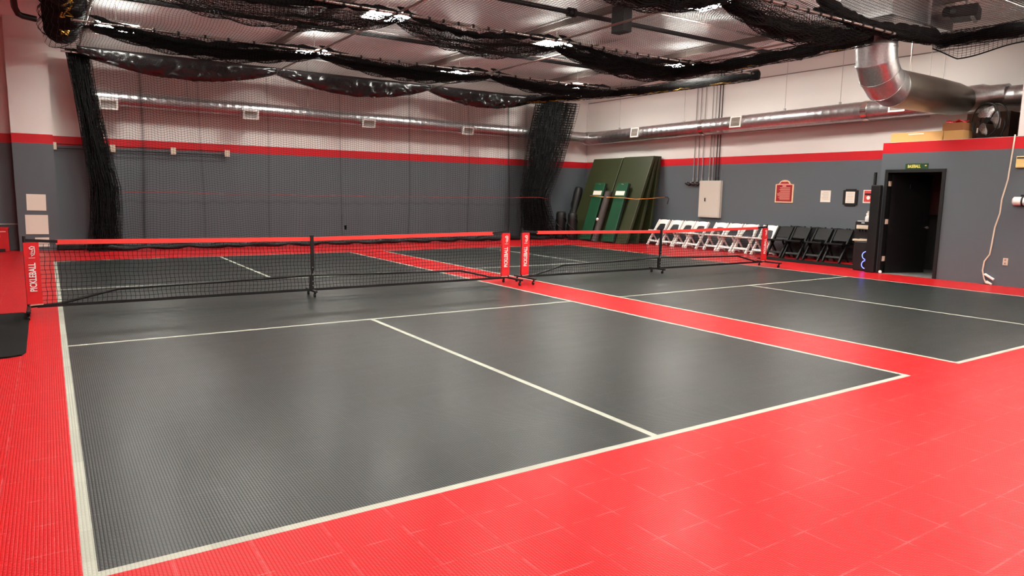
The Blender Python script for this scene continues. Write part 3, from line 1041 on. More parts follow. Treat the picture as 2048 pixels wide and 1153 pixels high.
# right wall duct
rd = thing('wall_duct', 'long round galvanised duct along the right wall above the chairs', 'duct', (15.8, 9, 3.48))
def zr(y): return 3.43 + (15.5 - y) * 0.0105
mb = MB()
duct_tube(mb, (0, 16.05 - 9, zr(16.05) - 3.48), (0, 4.6 - 9, zr(4.6) - 3.48), 0.215)
mb.build('duct_run', M_DUCT, rd, smooth='auto')
mb = MB()
duct_tube(mb, (0, 3.4 - 9, zr(3.4) - 3.48), (0, -5 - 9, zr(3.4) - 3.48), 0.2)
mb.build('duct_run', M_DUCT, rd, smooth='auto')
for y in (6.2, 11.0):
    MB().tube([(0, y - 9 - .07, zr(y) - 3.48), (0, y - 9 + .07, zr(y) - 3.48)], 0.23, 28).build('joint_band', mat('bright_band', srgb(220, 214, 208), 0.2, metal=1), rd, smooth='auto')
for y in (13.64, 9.74, 5.42):
    grille(rd, (-0.225, y - 9, zr(y) - 3.48 + 0.03), (-1, 0, 0.12), (0.12, 0, 1), 0.36, 0.3)
for y in (14.6, 11.8, 8.4, 6.9, 4.9):
    MB().tube([(0, y - 9, zr(y) - 3.48 + .2), (0, y - 9, ZC - 3.48)], 0.006, 6).build('hanger', M_CONDUIT, rd)
    MB().box((0, y - 9, zr(y) - 3.48 + .235), (0.05, 0.04, 0.06)).build('hanger_clip', M_CONDUIT, rd)
# back wall duct
bd = thing('wall_duct', 'round galvanised duct along the back wall behind the net curtain', 'duct', (8, 16.22, 3.56))
mb = MB()
duct_tube(mb, (0.9 - 8, 0, 0), (15.75 - 8, 0, -0.1), 0.175)
mb.build('duct_run', M_DUCT, bd, smooth='auto')
for x in (1.28, 4.44, 7.63, 10.84):
    c = MB()
    c.span((x - 8 - .2, -0.2, -0.02), (x - 8 + .2, 0.1, -0.2)).span((x - 8 - .16, -0.26, -0.06), (x - 8 + .16, -0.1, -0.24))
    c.build('outlet_box', M_DUCT, bd)
    grille(bd, (x - 8, -0.275, -0.18), (0, -1, -0.3), (0, -.3, 1), 0.38, 0.24)
for x in (3.0, 6.0, 9.3, 12.3, 14.7):
    MB().tube([(x - 8, 0, .1), (x - 8, 0, ZC - 3.56)], 0.006, 6).build('hanger', M_CONDUIT, bd)
# corner elbow
ce = MB()
ce.tube([(15.62, 16.22, 3.45), (15.72, 16.2, 3.44), (15.8, 16.12, 3.43), (15.8, 15.95, 3.43)], [0.19, .225, .235, .225], 28)
tag(ce.build('duct_elbow', M_DUCT, smooth='auto'), 'galvanised duct joint in the far corner of the hall', 'duct')

# big supply duct: drops from the ceiling, elbows towards the wall duct
bg = thing('supply_duct', 'big galvanised elbow duct at the top right dropping from the ceiling', 'duct', (12.30, 4.12, 3.53))
R = 0.335
mb = MB()
duct_tube(mb, (0, 0, 0.97), (0, 0, 0.62), R, 36, 0.6, 0.004)
mb.build('drop', M_DUCT, bg, smooth='auto')
el = MB()
rad = 0.62
K = 4
pts = []
for i in range(K + 1):
    a = (PI / 2) * i / K
    pts.append(Vector((rad - rad * math.cos(a), 0, rad - rad * math.sin(a))))
vs, fs = [], []
n = 36
for i in range(K + 1):
    a = (PI / 2) * i / K
    t = Vector((math.sin(a), 0, -math.cos(a)))
    e1 = Vector((0, 1, 0)); e2 = t.cross(e1)
    for k2 in range(n):
        th = 2 * PI * k2 / n
        vs.append(pts[i] + e1 * math.cos(th) * R + e2 * math.sin(th) * R)
for i in range(K):
    for k2 in range(n):
        k3 = (k2 + 1) % n
        fs.append((i * n + k2, i * n + k3, (i + 1) * n + k3, (i + 1) * n + k2))
el.add(vs, fs)
eo = el.build('elbow', M_DUCT, bg, smooth=True)
eo.data.set_sharp_from_angle(angle=math.radians(12))
for i in range(K + 1):
    a = (PI / 2) * i / K
    t = Vector((math.sin(a), 0, -math.cos(a)))
    MB().tube([pts[i] - t * 0.012, pts[i] + t * 0.012], R + 0.008, 36).build('seam', M_DUCT, eo, smooth='auto')
mb = MB()
m_ = [(rad, R), (rad + .05, R + .006), (rad + .1, R), (1.2, R), (1.9, R), (2.5, R * .97), (2.85, R * .95), (3.25, R * .84)]
mb.tube([(x, 0, 0) for x, r in m_], [r for x, r in m_], 36)
mb.build('horizontal_run', mat('dull_galvanised', srgb(140, 132, 122), 0.42, metal=0.95, var=.12, vscale=4), bg, smooth='auto')
mb = MB()
mb.tube([(3.48, -.75, 0.07), (3.48, -.42, .06), (3.48, -.3, .05), (3.48, .33, .03), (3.48, .6, .02)], [.205, .215, .265, .265, .22], 30)
mb.build('tee', M_DUCT, bg, smooth='auto')
MB().tube([(1.2, 0, R), (1.2, 0, 1.6)], 0.012, 8).build('hanger', M_STEEL, bg)
MB().tube([(2.45, 0, R - .02), (2.45, 0, 1.6)], 0.006, 8).build('hanger', M_CONDUIT, bg)
# plenum box on the ceiling
pb = thing('plenum_box', 'square sheet-metal plenum box under the ceiling at the top right', 'duct', (13.05, 4.2, 5.2))
MB().box((0, 0, -0.3), (2.1, 0.95, 0.6)).build('box', M_DUCT, pb, bevel=.01)
MB().box((0.2, 0, -0.3), (0.05, 1.0, 0.62)).build('flange', M_DUCT, pb)

# ------------------------------------------------------------------ right wall: conduits, panel, signs
for i, (y, z0) in enumerate(((11.66, 1.95), (11.50, 1.95), (11.33, 1.95))):
    t = thing('conduit', 'thin grey conduit above the row of black fittings, %s' % ('nearest the mats', 'middle of three', 'nearest the electrical panel')[i], 'conduit', (XR - 0.03, y, z0))
    MB().tube([(0, 0, 0), (0, 0, 0.12), (0.0, 0, ZC - z0)], 0.014, 8).build('tube', M_CONDUIT, t, smooth='auto')
    MB().tube([(0, 0, -0.01), (0, 0, 0.11)], 0.022, 8).build('fitting', M_CONDUIT, t, smooth='auto')
for i, y in enumerate((11.84, 11.66, 11.50, 11.32)):
    t = thing('wall_fitting', 'dark round conduit fitting, number %s in the row left of the electrical panel' % ('one', 'two', 'three', 'four')[i], 'wall fitting', (XR - 0.03, y, 1.88), group='round fittings beside the electrical panel')
    MB().tube([(-.05, 0, 0), (0.028, 0, 0)], 0.055, 12).build('body', mat('dark_metal', srgb(52, 44, 44), 0.4, metal=.5), t, smooth='auto')
    MB().tube([(-.03, -.09, -.02), (-.03, .09, .02)], 0.028, 10).build('arm', MATS['dark_metal'], t, smooth='auto')
    MB().tube([(-.03, 0.05, .02), (-.03, .05, .06)], 0.02, 8).build('cap', M_CONDUIT, t, smooth='auto')
ep = thing('electrical_panel', 'grey electrical panel box on the right wall above the white chairs', 'electrical panel', (XR - 0.004, 10.95, 0.9))
MB().span((-0.1, -0.39, 0), (0, 0.39, 1.07)).build('cabinet', M_PANELG, ep, bevel=.006)
MB().span((-0.112, -0.36, 0.03), (-0.1, 0.36, 1.04)).build('cover_door', M_PANELG, ep, bevel=.004)
MB().box((-0.12, 0.14, 0.52), (0.02, 0.035, 0.1)).build('latch', M_BLACK, ep)
for i, y in enumerate((11.06, 10.94, 10.82, 10.72)):
    m_ = (M_CONDUIT, M_CONDUIT, MATS['dark_metal'], MATS['dark_metal'])[i]
    t = thing('conduit', 'thin conduit rising from the electrical panel, %s' % ('first from the mats', 'second from the mats', 'third from the mats', 'farthest from the mats')[i], 'conduit', (XR - 0.03, y, 1.97))
    MB().tube([(0, 0, 0), (0, 0, ZC - 1.97)], 0.014, 8).build('tube', m_, t, smooth='auto')
    MB().tube([(0, 0, 0), (0, 0, 0.1)], 0.022, 8).build('fitting', m_, t, smooth='auto')
tag(MB().tube([(XR - .06, 16.2, 3.27), (XR - .06, 5.0, 3.33)], 0.022, 8).build('conduit', M_CONDUIT, smooth='auto'), 'long horizontal grey pipe under the right wall duct', 'conduit')

def arch_outline(w, h, ah):
    p = [(-w / 2, 0), (w / 2, 0), (w / 2, h - ah)]
    p += [(w * 0.38, h - ah)]
    for i in range(9):
        a = PI * i / 8
        p.append((w * 0.30 * math.cos(a), h - ah + 0.02 + (ah - 0.02) * math.sin(a)))
    p += [(-w * 0.38, h - ah), (-w / 2, h - ah)]
    return p
sg = thing('rules_sign', 'red rules sign with arched top and cream border on the right wall', 'sign', (XR, 8.52, 1.385))
MB().prism(arch_outline(0.54, 0.59, 0.11), lambda a, b, t: (-0.02 - t * 0 + (0.02 if t else 0), a, b), 0.02).build('border', mat('cream_paint', srgb(232, 200, 160), 0.5), sg)
MB().prism([(a * 0.87, 0.03 + b * 0.90) for a, b in arch_outline(0.54, 0.59, 0.11)], lambda a, b, t: (-0.026 + (0.006 if t else 0), a, b), 0.006).build('panel', mat('deep_red_paint', srgb(150, 18, 28), 0.5), sg)
tl = MB()
rr = random.Random(4)
tl.box((-0.0275, 0, 0.478), (0.003, 0.40, 0.026)); tl.box((-0.0275, 0, 0.432), (0.003, 0.11, 0.028)); tl.box((-0.0275, 0, 0.55), (0.003, 0.12, 0.02))
for i in range(13):
    w = rr.uniform(0.28, 0.40)
    tl.box((-0.0275, 0.02 - (0.40 - w) / 2 + 0.0, 0.39 - i * 0.0255), (0.003, -w, 0.009))
tl.build('text_lines', mat('pink_print', srgb(236, 170, 150), 0.6), sg)

pp = thing('notice_sheet', 'plain white notice sheet on the right wall beside the framed certificate', 'notice', (XR, 7.34, 1.42))
MB().span((-0.006, -0.135, 0), (0, 0.135, 0.29)).build('sheet', M_PAPER, pp)
tl = MB()
for i in range(7):
    tl.box((-0.0065, rr.uniform(-.01, .01), 0.25 - i * .03), (0.001, rr.uniform(.12, .2), 0.006))
tl.build('text_lines', mat('grey_print', srgb(150, 146, 140), 0.7), pp)
ct = thing('framed_certificate', 'certificate in a black frame with notched corners on the right wall', 'framed certificate', (XR, 6.68, 1.34))
o8 = [(-.13, 0), (.13, 0), (.13, .03), (.185, .03), (.185, .38), (.13, .38), (.13, .41), (-.13, .41), (-.13, .38), (-.185, .38), (-.185, .03), (-.13, .03)]
MB().prism(o8, lambda a, b, t: (-0.025 + t, a, b), 0.025).build('frame', M_BLACK, ct)
MB().span((-0.029, -0.115, 0.07), (-0.025, 0.115, 0.345)).build('certificate', M_PAPER, ct)
tl = MB()
for i in range(6):
    tl.box((-0.0295, 0, 0.31 - i * .04), (0.001, .16, 0.006))
tl.build('text_lines', MATS['grey_print'], ct)
rn = thing('notice_poster', 'small red and white notice with a round emblem beside the black padded column', 'notice', (XR, 6.24, 1.42))
MB().span((-0.006, -0.13, 0), (0, 0.13, 0.31)).build('sheet', M_PAPER, rn)
MB().span((-0.008, -0.105, 0.03), (-0.006, 0.105, 0.29)).build('red_field', mat('poster_red', srgb(206, 62, 58), 0.6), rn)
MB().span((-0.0095, -0.09, 0.185), (-0.008, 0.09, 0.23)).build('black_title', M_BLACK, rn)
MB().tube([(-0.010, 0, 0.125), (-0.008, 0, 0.125)], 0.045, 18).build('emblem', M_INK, rn)
def plate(x, y, z, rz, label, name='wall_outlet'):
    t = thing(name, label, 'wall outlet', (x, y, z), rz)
    MB().span((-0.012, -0.04, -0.065), (0, 0.04, 0.065)).build('plate', M_PLATE, t, bevel=.004)
    MB().box((-0.013, 0, 0.03), (0.004, 0.03, 0.035)).build('socket', MATS['grey_print'], t)
    MB().box((-0.013, 0, -0.03), (0.004, 0.03, 0.035)).build('socket', MATS['grey_print'], t)
    return t
plate(XR, 6.19, 1.17, 0, 'beige wall plate above the black water dispenser')
plate(XR, 10.62, 0.42, 0, 'small beige wall outlet under the electrical panel behind the white chairs')
plate(BX, 2.50, 0.44, 0, 'beige wall outlet low on the grey wall by the white cable')
plate(7.2, YB, 0.42, -PI / 2, 'small white wall outlet low on the back wall behind the net curtain')

# ------------------------------------------------------------------ folding chairs
def make_chair(name, m, label, solid):
    t = thing(name, label, 'chair')
    w = 0.205
    top = Vector((0.25, 0, 0.765)); bot = Vector((-0.27, 0, 0))
    for s in (-1, 1):
        MB().bar(bot + Vector((0, s * w, 0)), top + Vector((0, s * w, 0)), 0.04, 0.07, (1, 0, 0)).build('leg', m, t, bevel=.006)
        MB().bar(Vector((0.20, s * (w - .035), 0)), Vector((-0.14, s * (w - .035), 0.415)), 0.026, 0.046, (1, 0, 0)).build('leg', m, t, bevel=.005)
    MB().box((-0.04, 0, 0.43), (0.38, 2 * w + 0.05 if not solid else 2 * w + .05, 0.045), (0, math.radians(4), 0)).build('seat', m, t, bevel=.01)
    d = (top - bot).normalized()
    nrm = Vector((-d.z, 0, d.x))
    # backrest in the slanted plane
    def to3(a, b, tt):
        return bot + d * b + Vector((0, a, 0)) + nrm * (tt - 0.011)
    L = (top - bot).length
    out = []
    if not solid:
        for i in range(9):
            a = -w + 2 * w * i / 8
            out.append((a, L - 0.01 + 0.022 * math.cos(a / w * PI / 2)))
        for i in range(11):
            a = w - 2 * w * i / 10
            lo = L - 0.165 + 0.03 * math.cos(a / w * PI / 2) if abs(a) < w * 0.72 else L - 0.30
            out.append((a, lo))
    else:
        for i in range(9):
            a = -w + 2 * w * i / 8
            out.append((a, L - 0.01 + 0.022 * math.cos(a / w * PI / 2)))
        out += [(w, L - 0.32), (-w, L - 0.32)]
    MB().prism(out, to3, 0.022).build('backrest', m, t)
    MB().bar(bot + d * 0.155 + Vector((0, -w, 0)), bot + d * 0.155 + Vector((0, w, 0)), 0.02, 0.058, tuple(d)).build('stretcher', m, t, bevel=.004)
    MB().bar((0.165, -w + .03, 0.05), (0.165, w - .03, 0.05), 0.016, 0.03).build('stretcher', m, t, bevel=.004)
    return t
ordw = ['first from the olive mats', 'second from the olive mats', 'third from the olive mats', 'fourth from the olive mats, under the electrical panel',
        'fifth from the olive mats, just past the gap in the row', 'sixth from the olive mats', 'seventh from the olive mats, left of the red net post', 'last of the row, beside the black chairs']
wy = [12.52, 11.96, 11.47, 10.97, 10.28, 9.77, 9.27, 8.66]
wc = make_chair('folding_chair', M_WHITE, 'x', False)
for i, y in enumerate(wy):
    lab = 'white folding chair, ' + ordw[i]
    if i == 0:
        wc.location = (15.70, y, 0); wc['label'] = lab; wc['group'] = 'white folding chairs along the right wall'
    else:
        dup(wc, (15.70 + random.uniform(-.01, .01), y, 0), random.uniform(-.04, .04), lab, 'white folding chairs along the right wall')
bc = make_chair('folding_chair', M_CHAIRB, 'x', True)
ordb = ['next to the last white chair', 'second from the white chairs', 'third from the white chairs', 'beside the water dispenser']
by = [8.17, 7.68, 7.10, 6.58]
for i, y in enumerate(by):
    lab = 'open black folding chair ' + ordb[i]
    if i == 0:
        bc.location = (15.66, y, 0); bc['label'] = lab; bc['group'] = 'open black folding chairs'
    else:
        dup(bc, (15.66, y, 0), random.uniform(-.04, .04), lab, 'open black folding chairs')
# folded chairs leaned on the wall behind the black ones
def make_folded():
    t = thing('folded_chair', 'x', 'chair')
    lean = math.radians(-7)
    d = Vector((math.sin(-lean) , 0, math.cos(lean)))
    for s in (-1, 1):
        MB().bar(Vector((0, s * .2, 0.0)), d * 0.80 + Vector((0, s * .2, 0)), 0.024, 0.04, (1, 0, 0)).build('leg', M_CHAIRB, t)
    MB().prism([(-.17, .08), (.17, .08), (.18, .47), (-.18, .47)], lambda a, b, tt: d * b + Vector((tt - .04, a, 0)), 0.03).build('seat', M_VINYL, t, bevel=.008)
    MB().prism([(-.19, .52), (.19, .52), (.19, .78), (0, .80), (-.19, .78)], lambda a, b, tt: d * b + Vector((tt - .012, a, 0)), 0.022).build('backrest', M_CHAIRB, t)
    return t
fc = make_folded()
for i, y in enumerate((8.02, 7.45, 6.88, 6.42)):
    lab = 'folded black chair leaning on the wall behind the ' + ('first', 'second', 'third', 'fourth')[i] + ' open black chair'
    if i == 0:
        fc.location = (16.06, y, 0); fc['label'] = lab; fc['group'] = 'folded black chairs against the wall'
    else:
        dup(fc, (16.06, y, 0), 0, lab, 'folded black chairs against the wall')

# ------------------------------------------------------------------ mats and rolls in the far corner
def lean_board(name, y0, y1, xb, xt, h, th, m, label, cat, extra=None, panels=2):
    t = thing(name, label, cat, (xb, (y0 + y1) / 2, 0))
    dx, dz = xt - xb, h
    L = math.hypot(dx, dz)
    d = Vector((dx / L, 0, dz / L)); n = Vector((-dz / L, 0, dx / L))
    w = (y1 - y0) / 2
    z0 = th * dx / L
    for k in range(panels):
        a, b = k * th / panels, (k + 1) * th / panels - 0.006
        mb = MB()
        vs = [d * e + Vector((0, s * w, 0)) - n * q + Vector((0, 0, z0)) for e in (0, L) for s in (-1, 1) for q in (a, b)]
        mb.add(vs, [(0, 1, 3, 2), (4, 6, 7, 5), (0, 4, 5, 1), (2, 3, 7, 6), (0, 2, 6, 4), (1, 5, 7, 3)])
        mb.build('mat_panel' if panels > 1 else 'board', m if not isinstance(m, list) else m[k % len(m)], t, bevel=.02 if th > .1 else .006)
    return t, d, n, w, L, z0
def fan_mat(y0, y1, h, label):
    t = thing('gym_mat', label, 'gym mat', (15.5, (y0 + y1) / 2, 0))
    w = (y1 - y0) / 2
    for k, (xb, xt) in enumerate(((14.74, 15.80), (15.20, 15.92), (15.70, 16.04))):
        a = Vector((xb - 15.5, 0, 0)); b = Vector((xt - 15.5, 0, h))
        d = (b - a).normalized(); n = Vector((-d.z, 0, d.x))
        th = 0.115
        q = MB()
        vs = [p + Vector((0, sy * w, 0)) + Vector((th * f, 0, 0)) for p in (a, b) for sy in (-1, 1) for f in (0, 1)]
        q.add(vs, [(0, 1, 3, 2), (4, 6, 7, 5), (0, 4, 5, 1), (2, 3, 7, 6), (0, 2, 6, 4), (1, 5, 7, 3)])
        q.build('mat_panel', M_OLIVE, t, bevel=.02)
        if k == 0:
            keep = (a, d, n, w)
    return t, keep
t, _ = fan_mat(14.38, 15.85, 2.72, 'tall olive folding gym mat leaning in the corner behind the green boards')
t, (a_, d, n, w) = fan_mat(12.98, 14.33, 2.74, 'tall olive folding gym mat leaning on the wall beside the white chairs')
z0 = 0
for sx in (0.02, 0.42):
    MB().tube([(-.28 + sx, -w, 1.22), (-.28 + sx, -w - .03, 1.15), (-.32 + sx, -w, 1.06)], 0.012, 6).build('handle', M_BLACK, t)
MB().add([a_ + d * e + Vector((0, yy, z0)) + n * 0.006 for e, yy in ((.62, .1), (.62, -.13), (.80, -.13), (.80, .1))], [(0, 1, 2, 3)]).build('paper_tag', M_PAPER, t)
for y0, y1, lab in ((14.55, 15.05, 'dark green board with a white label, nearest the black rolls'), (13.45, 13.95, 'dark green board with a white label, nearest the white chairs')):
    t, d, n, w, L, z0 = lean_board('pitching_board', y0, y1, 14.62, 15.22, 1.86, 0.13, [M_GREEN, M_BLACK], lab, 'board')
    MB().add([d * e + Vector((0, s * w * .82, z0)) + n * 0.005 for e, s in ((L - .42, -1), (L - .42, 1), (L - .28, 1), (L - .28, -1))], [(0, 1, 2, 3)]).build('label_strip', M_PAPER, t)
    hk = MB().tube([d * (L - .06) + Vector((0, -.05, z0)) + n * .006, d * (L - .05) + Vector((0, 0, z0)) + n * .02, d * (L - .06) + Vector((0, .05, z0)) + n * .006], 0.008, 6)
    hk.build('handle', M_STEEL, t)
pr_ = tag(MB().tube([(14.58, 14.25, 0.0), (15.12, 14.25, 1.6)], 0.11, 16).build('padded_roll', mat('dark_grey_foam', srgb(62, 54, 50), 0.7), smooth='auto'), 'dark grey roll with a white knob leaning between the two green boards', 'roll')
MB().lathe([(0.02, -.05), (.045, -.03), (.05, 0), (.045, .03), (.02, .05)], 12, (14.70, 14.27, 0.72)).build('knob', M_INK, pr_, smooth=True)
def roll(p, q, r, label):
    p, q = Vector(p), Vector(q)
    t = thing('equipment_bag', label, 'bag', p)
    q = q - p
    pts = [q * u for u in (0, .03, .1, .3, .5, .7, .9, .97, 1)]
    MB().tube(pts, [r * k for k in (.7, .92, 1, 1.03, .98, 1.02, 1, .9, .7)], 14).build('bag_body', M_VINYL, t, smooth=True)
    st = MB()
    for ph in (0, PI):
        sp = []
        for i in range(15):
            u = .12 + .7 * i / 14
            a = ph + i * .35
            sp.append(q * u + Vector((-math.cos(a) * r * 1.05 - .01, math.sin(a) * r * 1.05 - .01, 0)))
        st.tube(sp, 0.014, 6)
    st.build('strap', M_BLACK, t, smooth=True)
    return t
roll((14.40, 15.82, 0.0), (14.40, 15.80, 0.92), 0.17, 'short black equipment bag standing at the left of the mats')
roll((14.50, 15.30, 0.0), (14.50, 15.30, 0.90), 0.16, 'short black equipment bag next to the first green board')
roll((14.95, 16.08, 0.0), (15.35, 16.05, 1.75), 0.15, 'tall black equipment bag leaning behind the short bags')
# bungee across the mats
bp = [(15.05, 15.1, 1.47), (14.98, 14.5, 1.44), (14.98, 13.9, 1.43), (15.0, 13.4, 1.42), (15.1, 12.97, 1.39), (15.6, 12.8, 1.42), (16.12, 12.72, 1.47)]
t = thing('bungee_cord', 'orange bungee cord stretched across the green boards to a wall hook', 'cord', (15, 14, 1.43))
MB().tube([Vector(p) - Vector((15, 14, 1.43)) for p in bp], 0.011, 6).build('cord', M_CORD, t, smooth=True)
MB().tube([Vector(p) - Vector((15, 14, 1.43)) for p in ((16.1, 12.72, 1.47), (16.15, 12.66, 1.47), (16.17, 12.62, 1.42), (16.14, 12.62, 1.34), (16.16, 12.66, 1.26))], 0.013, 6).build('hook', M_BLACK, t, smooth=True)

# ------------------------------------------------------------------ dispenser, column, speaker
wd = thing('water_dispenser', 'black water dispenser with steel lower door next to the black chairs', 'water dispenser', (15.55, 5.93, 0))
MB().span((-0.02, -0.19, 0), (0.33, 0.19, 1.0)).build('cabinet', M_BLACK, wd, bevel=.01)
MB().span((-0.034, -0.16, 0.06), (-0.02, 0.16, 0.545)).build('lower_door', mat('brushed_steel', srgb(150, 146, 142), 0.22, metal=1), wd, bevel=.005)
MB().span((-0.12, -0.17, 0.555), (0.0, 0.17, 0.60)).build('drip_tray', M_PLATE, wd, bevel=.008)
MB().span((-0.034, -0.15, 0.83), (-0.02, 0.15, 0.92)).build('control_panel', M_PLATE, wd, bevel=.01)
for yy in (-.07, 0, .07):
    MB().box((-.05, yy, .80), (.05, .03, .04)).build('spout', M_BLACK, wd)
MB().box((-.03, 0, .97), (.01, .07, .018)).build('badge', M_INK, wd)
sb = thing('sanitizer_bottle', 'white pump bottle standing on the water dispenser', 'bottle', (15.62, 5.88, 1.0))
MB().lathe([(.055, 0), (.06, .01), (.06, .10), (.045, .13), (.03, .145)], 14).build('body', M_WHITE, sb, smooth='auto')
MB().lathe([(.03, .145), (.042, .15), (.042, .19), (.02, .2), (.012, .22)], 12).build('cap', M_WHITE, sb, smooth='auto')
tag(MB().box((15.60, 6.02, 1.008), (.10, .12, .014)).build('tray', M_WHITE), 'flat white dish beside the pump bottle on the dispenser', 'dish')
pc = thing('corner_pad', 'tall black padded column guard beside the open door', 'padding', (BX, 4.94, 0))
MB().span((-0.11, -0.12, 0), (-0.005, 0.08, 1.80)).build('front_pad', M_VINYL, pc, bevel=.02)
MB().span((0.0, -0.035, 0), (0.5, 0.08, 1.80)).build('side_pad', M_VINYL, pc, bevel=.02)
tag(MB().tube([(14.78, 5.32, 0.0), (14.78, 5.32, 2.08)], 0.03, 10).build('pole', M_BLACK, smooth='auto'), 'black pole sticking up behind the padded column', 'pole')
sp = thing('party_speaker', 'black speaker with two glowing blue rings behind the padded column', 'speaker', (14.44, 5.205, 0))
MB().span((-0.16, -0.19, 0), (0.18, 0.17, 0.62)).build('cabinet', M_BLACK, sp, bevel=.02)
for z in (.14, .33):
    r = MB()
    ring = []
    for i in range(25):
        a = 2 * PI * i / 24
        ring.append((-.168, -.115 + .085 * math.cos(a), z + .085 * math.sin(a)))
    r.tube(ring, .008, 6)
    r.build('led_ring', M_BLUE, sp, smooth=True)
    MB().tube([(-.17, -.115, z), (-.155, -.115, z)], .07, 18).build('driver', M_VINYL, sp)
MB().bar((-.08, -.1, .66), (-.08, .1, .66), .03, .03).build('handle', M_PLATE, sp)

# floor mats
tag(MB().add([(14.6, 8.05, 0.012), (14.6, 5.25, 0.012), (15.28, 5.25, 0.012), (15.28, 8.3, 0.012), (14.6, 8.05, 0.001), (14.6, 5.25, 0.001), (15.28, 5.25, 0.001), (15.28, 8.3, 0.001)],
             [(0, 1, 2, 3), (0, 4, 5, 1), (1, 5, 6, 2), (2, 6, 7, 3), (3, 7, 4, 0)]).build('floor_mat', M_MATT), 'long thin black floor mat in front of the black chairs', 'floor mat')
fm = MB()
o = [(-0.29, 6.78), (-0.28, 6.55), (-0.27, 4.55), (-0.30, 4.42), (-0.40, 4.38), (-1.8, 4.36), (-1.8, 6.9), (-0.35, 6.9)]
fm.prism(o, lambda a, b, t: (a, b, 0.001 + t), 0.014)
tag(fm.build('floor_mat', M_MATT), 'black floor mat at the left end of the left net', 'floor mat')

# ------------------------------------------------------------------ loft above the built-out room
def carton(x, y, z, sx, sy, sz, label, m=None, tape=True, rz=0):
    t = thing('cardboard_box', label, 'box', (x, y, z), rz)
    MB().box((0, 0, sz / 2), (sx, sy, sz)).build('carton', m or M_CARD, t, bevel=.004)
    if tape:
        MB().box((-sx / 2 - .001, 0, sz * .8), (.003, sy * .3, sz * .1)).build('label_tape', M_PAPER, t)
    return t
carton(14.52, 4.34, BZ, 0.34, 0.98, 0.19, 'long flat tan cardboard box on top of the room above the door')
carton(14.60, 3.68, BZ, 0.42, 0.34, 0.185, 'tan cardboard box under the box of red things', tape=False, rz=.05)
rbx = carton(14.58, 3.70, BZ + .187, 0.36, 0.36, 0.14, 'brown open cardboard box filled with red things', m=mat('brown_card', srgb(150, 96, 58), .8), tape=False)
rs = MB()
rr = random.Random(2)
for i in range(16):
    rs.box((rr.uniform(-.14, .14), rr.uniform(-.15, .15), .145 + rr.uniform(0, .035)), (.07, .11, .02), (rr.uniform(-.5, .5), rr.uniform(-.5, .5), rr.uniform(0, 3)))
tag(rs.build('red_contents', mat('red_plastic', srgb(190, 20, 24), .5), rbx), kind='stuff')
carton(15.45, 3.4, BZ, 0.7, 0.75, 0.55, 'large dark brown box stored behind the drum fan', m=M_CARDD, tape=False)
carton(15.4, 2.3, BZ, 0.8, 1.1, 0.4, 'large dark brown box beside the white pillar', m=M_CARDD, tape=False)
carton(15.42, 2.4, BZ + .4, 0.7, 0.9, 0.28, 'dark brown box stacked on the box beside the white pillar', m=M_CARDD, tape=False, rz=.06)
# fan
fn = thing('drum_fan', 'round black drum fan with silver blades on top of the built-out room', 'fan', (14.6, 3.16, 2.99), math.radians(-24))
FR = 0.31
rg = MB()
for xx in (-.09, .09):
    rg.tube([(xx, FR * math.cos(a), FR * math.sin(a)) for a in np.linspace(0, 2 * PI, 41)], 0.012, 8)
rg.build('guard_ring', M_BLACK, fn, smooth=True)
gw = MB()
for k2 in range(1, 7):
    r = FR * k2 / 7
    gw.tube([(-.095, r * math.cos(a), r * math.sin(a)) for a in np.linspace(0, 2 * PI, 33)], 0.0012, 4)
for k2 in range(20):
    a = 2 * PI * k2 / 20
    gw.tube([(-.1, .05 * math.cos(a), .05 * math.sin(a)), (-.09, FR * math.cos(a), FR * math.sin(a))], 0.0012, 4)
gw.build('guard_wires', M_BLACK, fn)
hb = MB().tube([(-.075, 0, 0), (.06, 0, 0)], 0.06, 16).build('hub', M_BLACK, fn, smooth='auto')
for k2 in range(3):
    a0 = math.radians(75) + k2 * 2 * PI / 3
    vs, fs = [], []
    for i in range(8):
        r = .05 + (.27 - .05) * i / 7
        wd_ = math.radians(18 + 26 * math.sin(i / 7 * PI * .8))
        for s in (-1, 0, 1):
            a = a0 + s * wd_ - .25 * i / 7
            vs.append((-.02 + s * .035, r * math.cos(a), r * math.sin(a)))
    for i in range(7):
        for j in range(2):
            fs.append((i * 3 + j, i * 3 + j + 1, i * 3 + j + 4, i * 3 + j + 3))
    bl = MB().add(vs, fs).build('blade', mat('polished_aluminium', srgb(226, 226, 228), .38, metal=.8), fn, smooth=True)
    s_ = bl.modifiers.new('thickness', 'SOLIDIFY'); s_.thickness = .003
st = MB()
st.tube([(0, FR + .01, 0), (0, FR + .03, -.12), (0, FR - .04, -.335), (0, -FR + .04, -.335), (0, -FR - .03, -.12), (0, -FR - .01, 0)], .014, 8)
st.tube([(-.16, FR - .05, -.325), (.16, FR - .05, -.325)], .014, 8).tube([(-.16, -FR + .05, -.325), (.16, -FR + .05, -.325)], .014, 8)
st.build('stand', M_BLACK, fn, smooth=True)
MB().box((-.11, .14, -.17), (.004, .03, .09)).build('warning_tag', M_INK, fn)

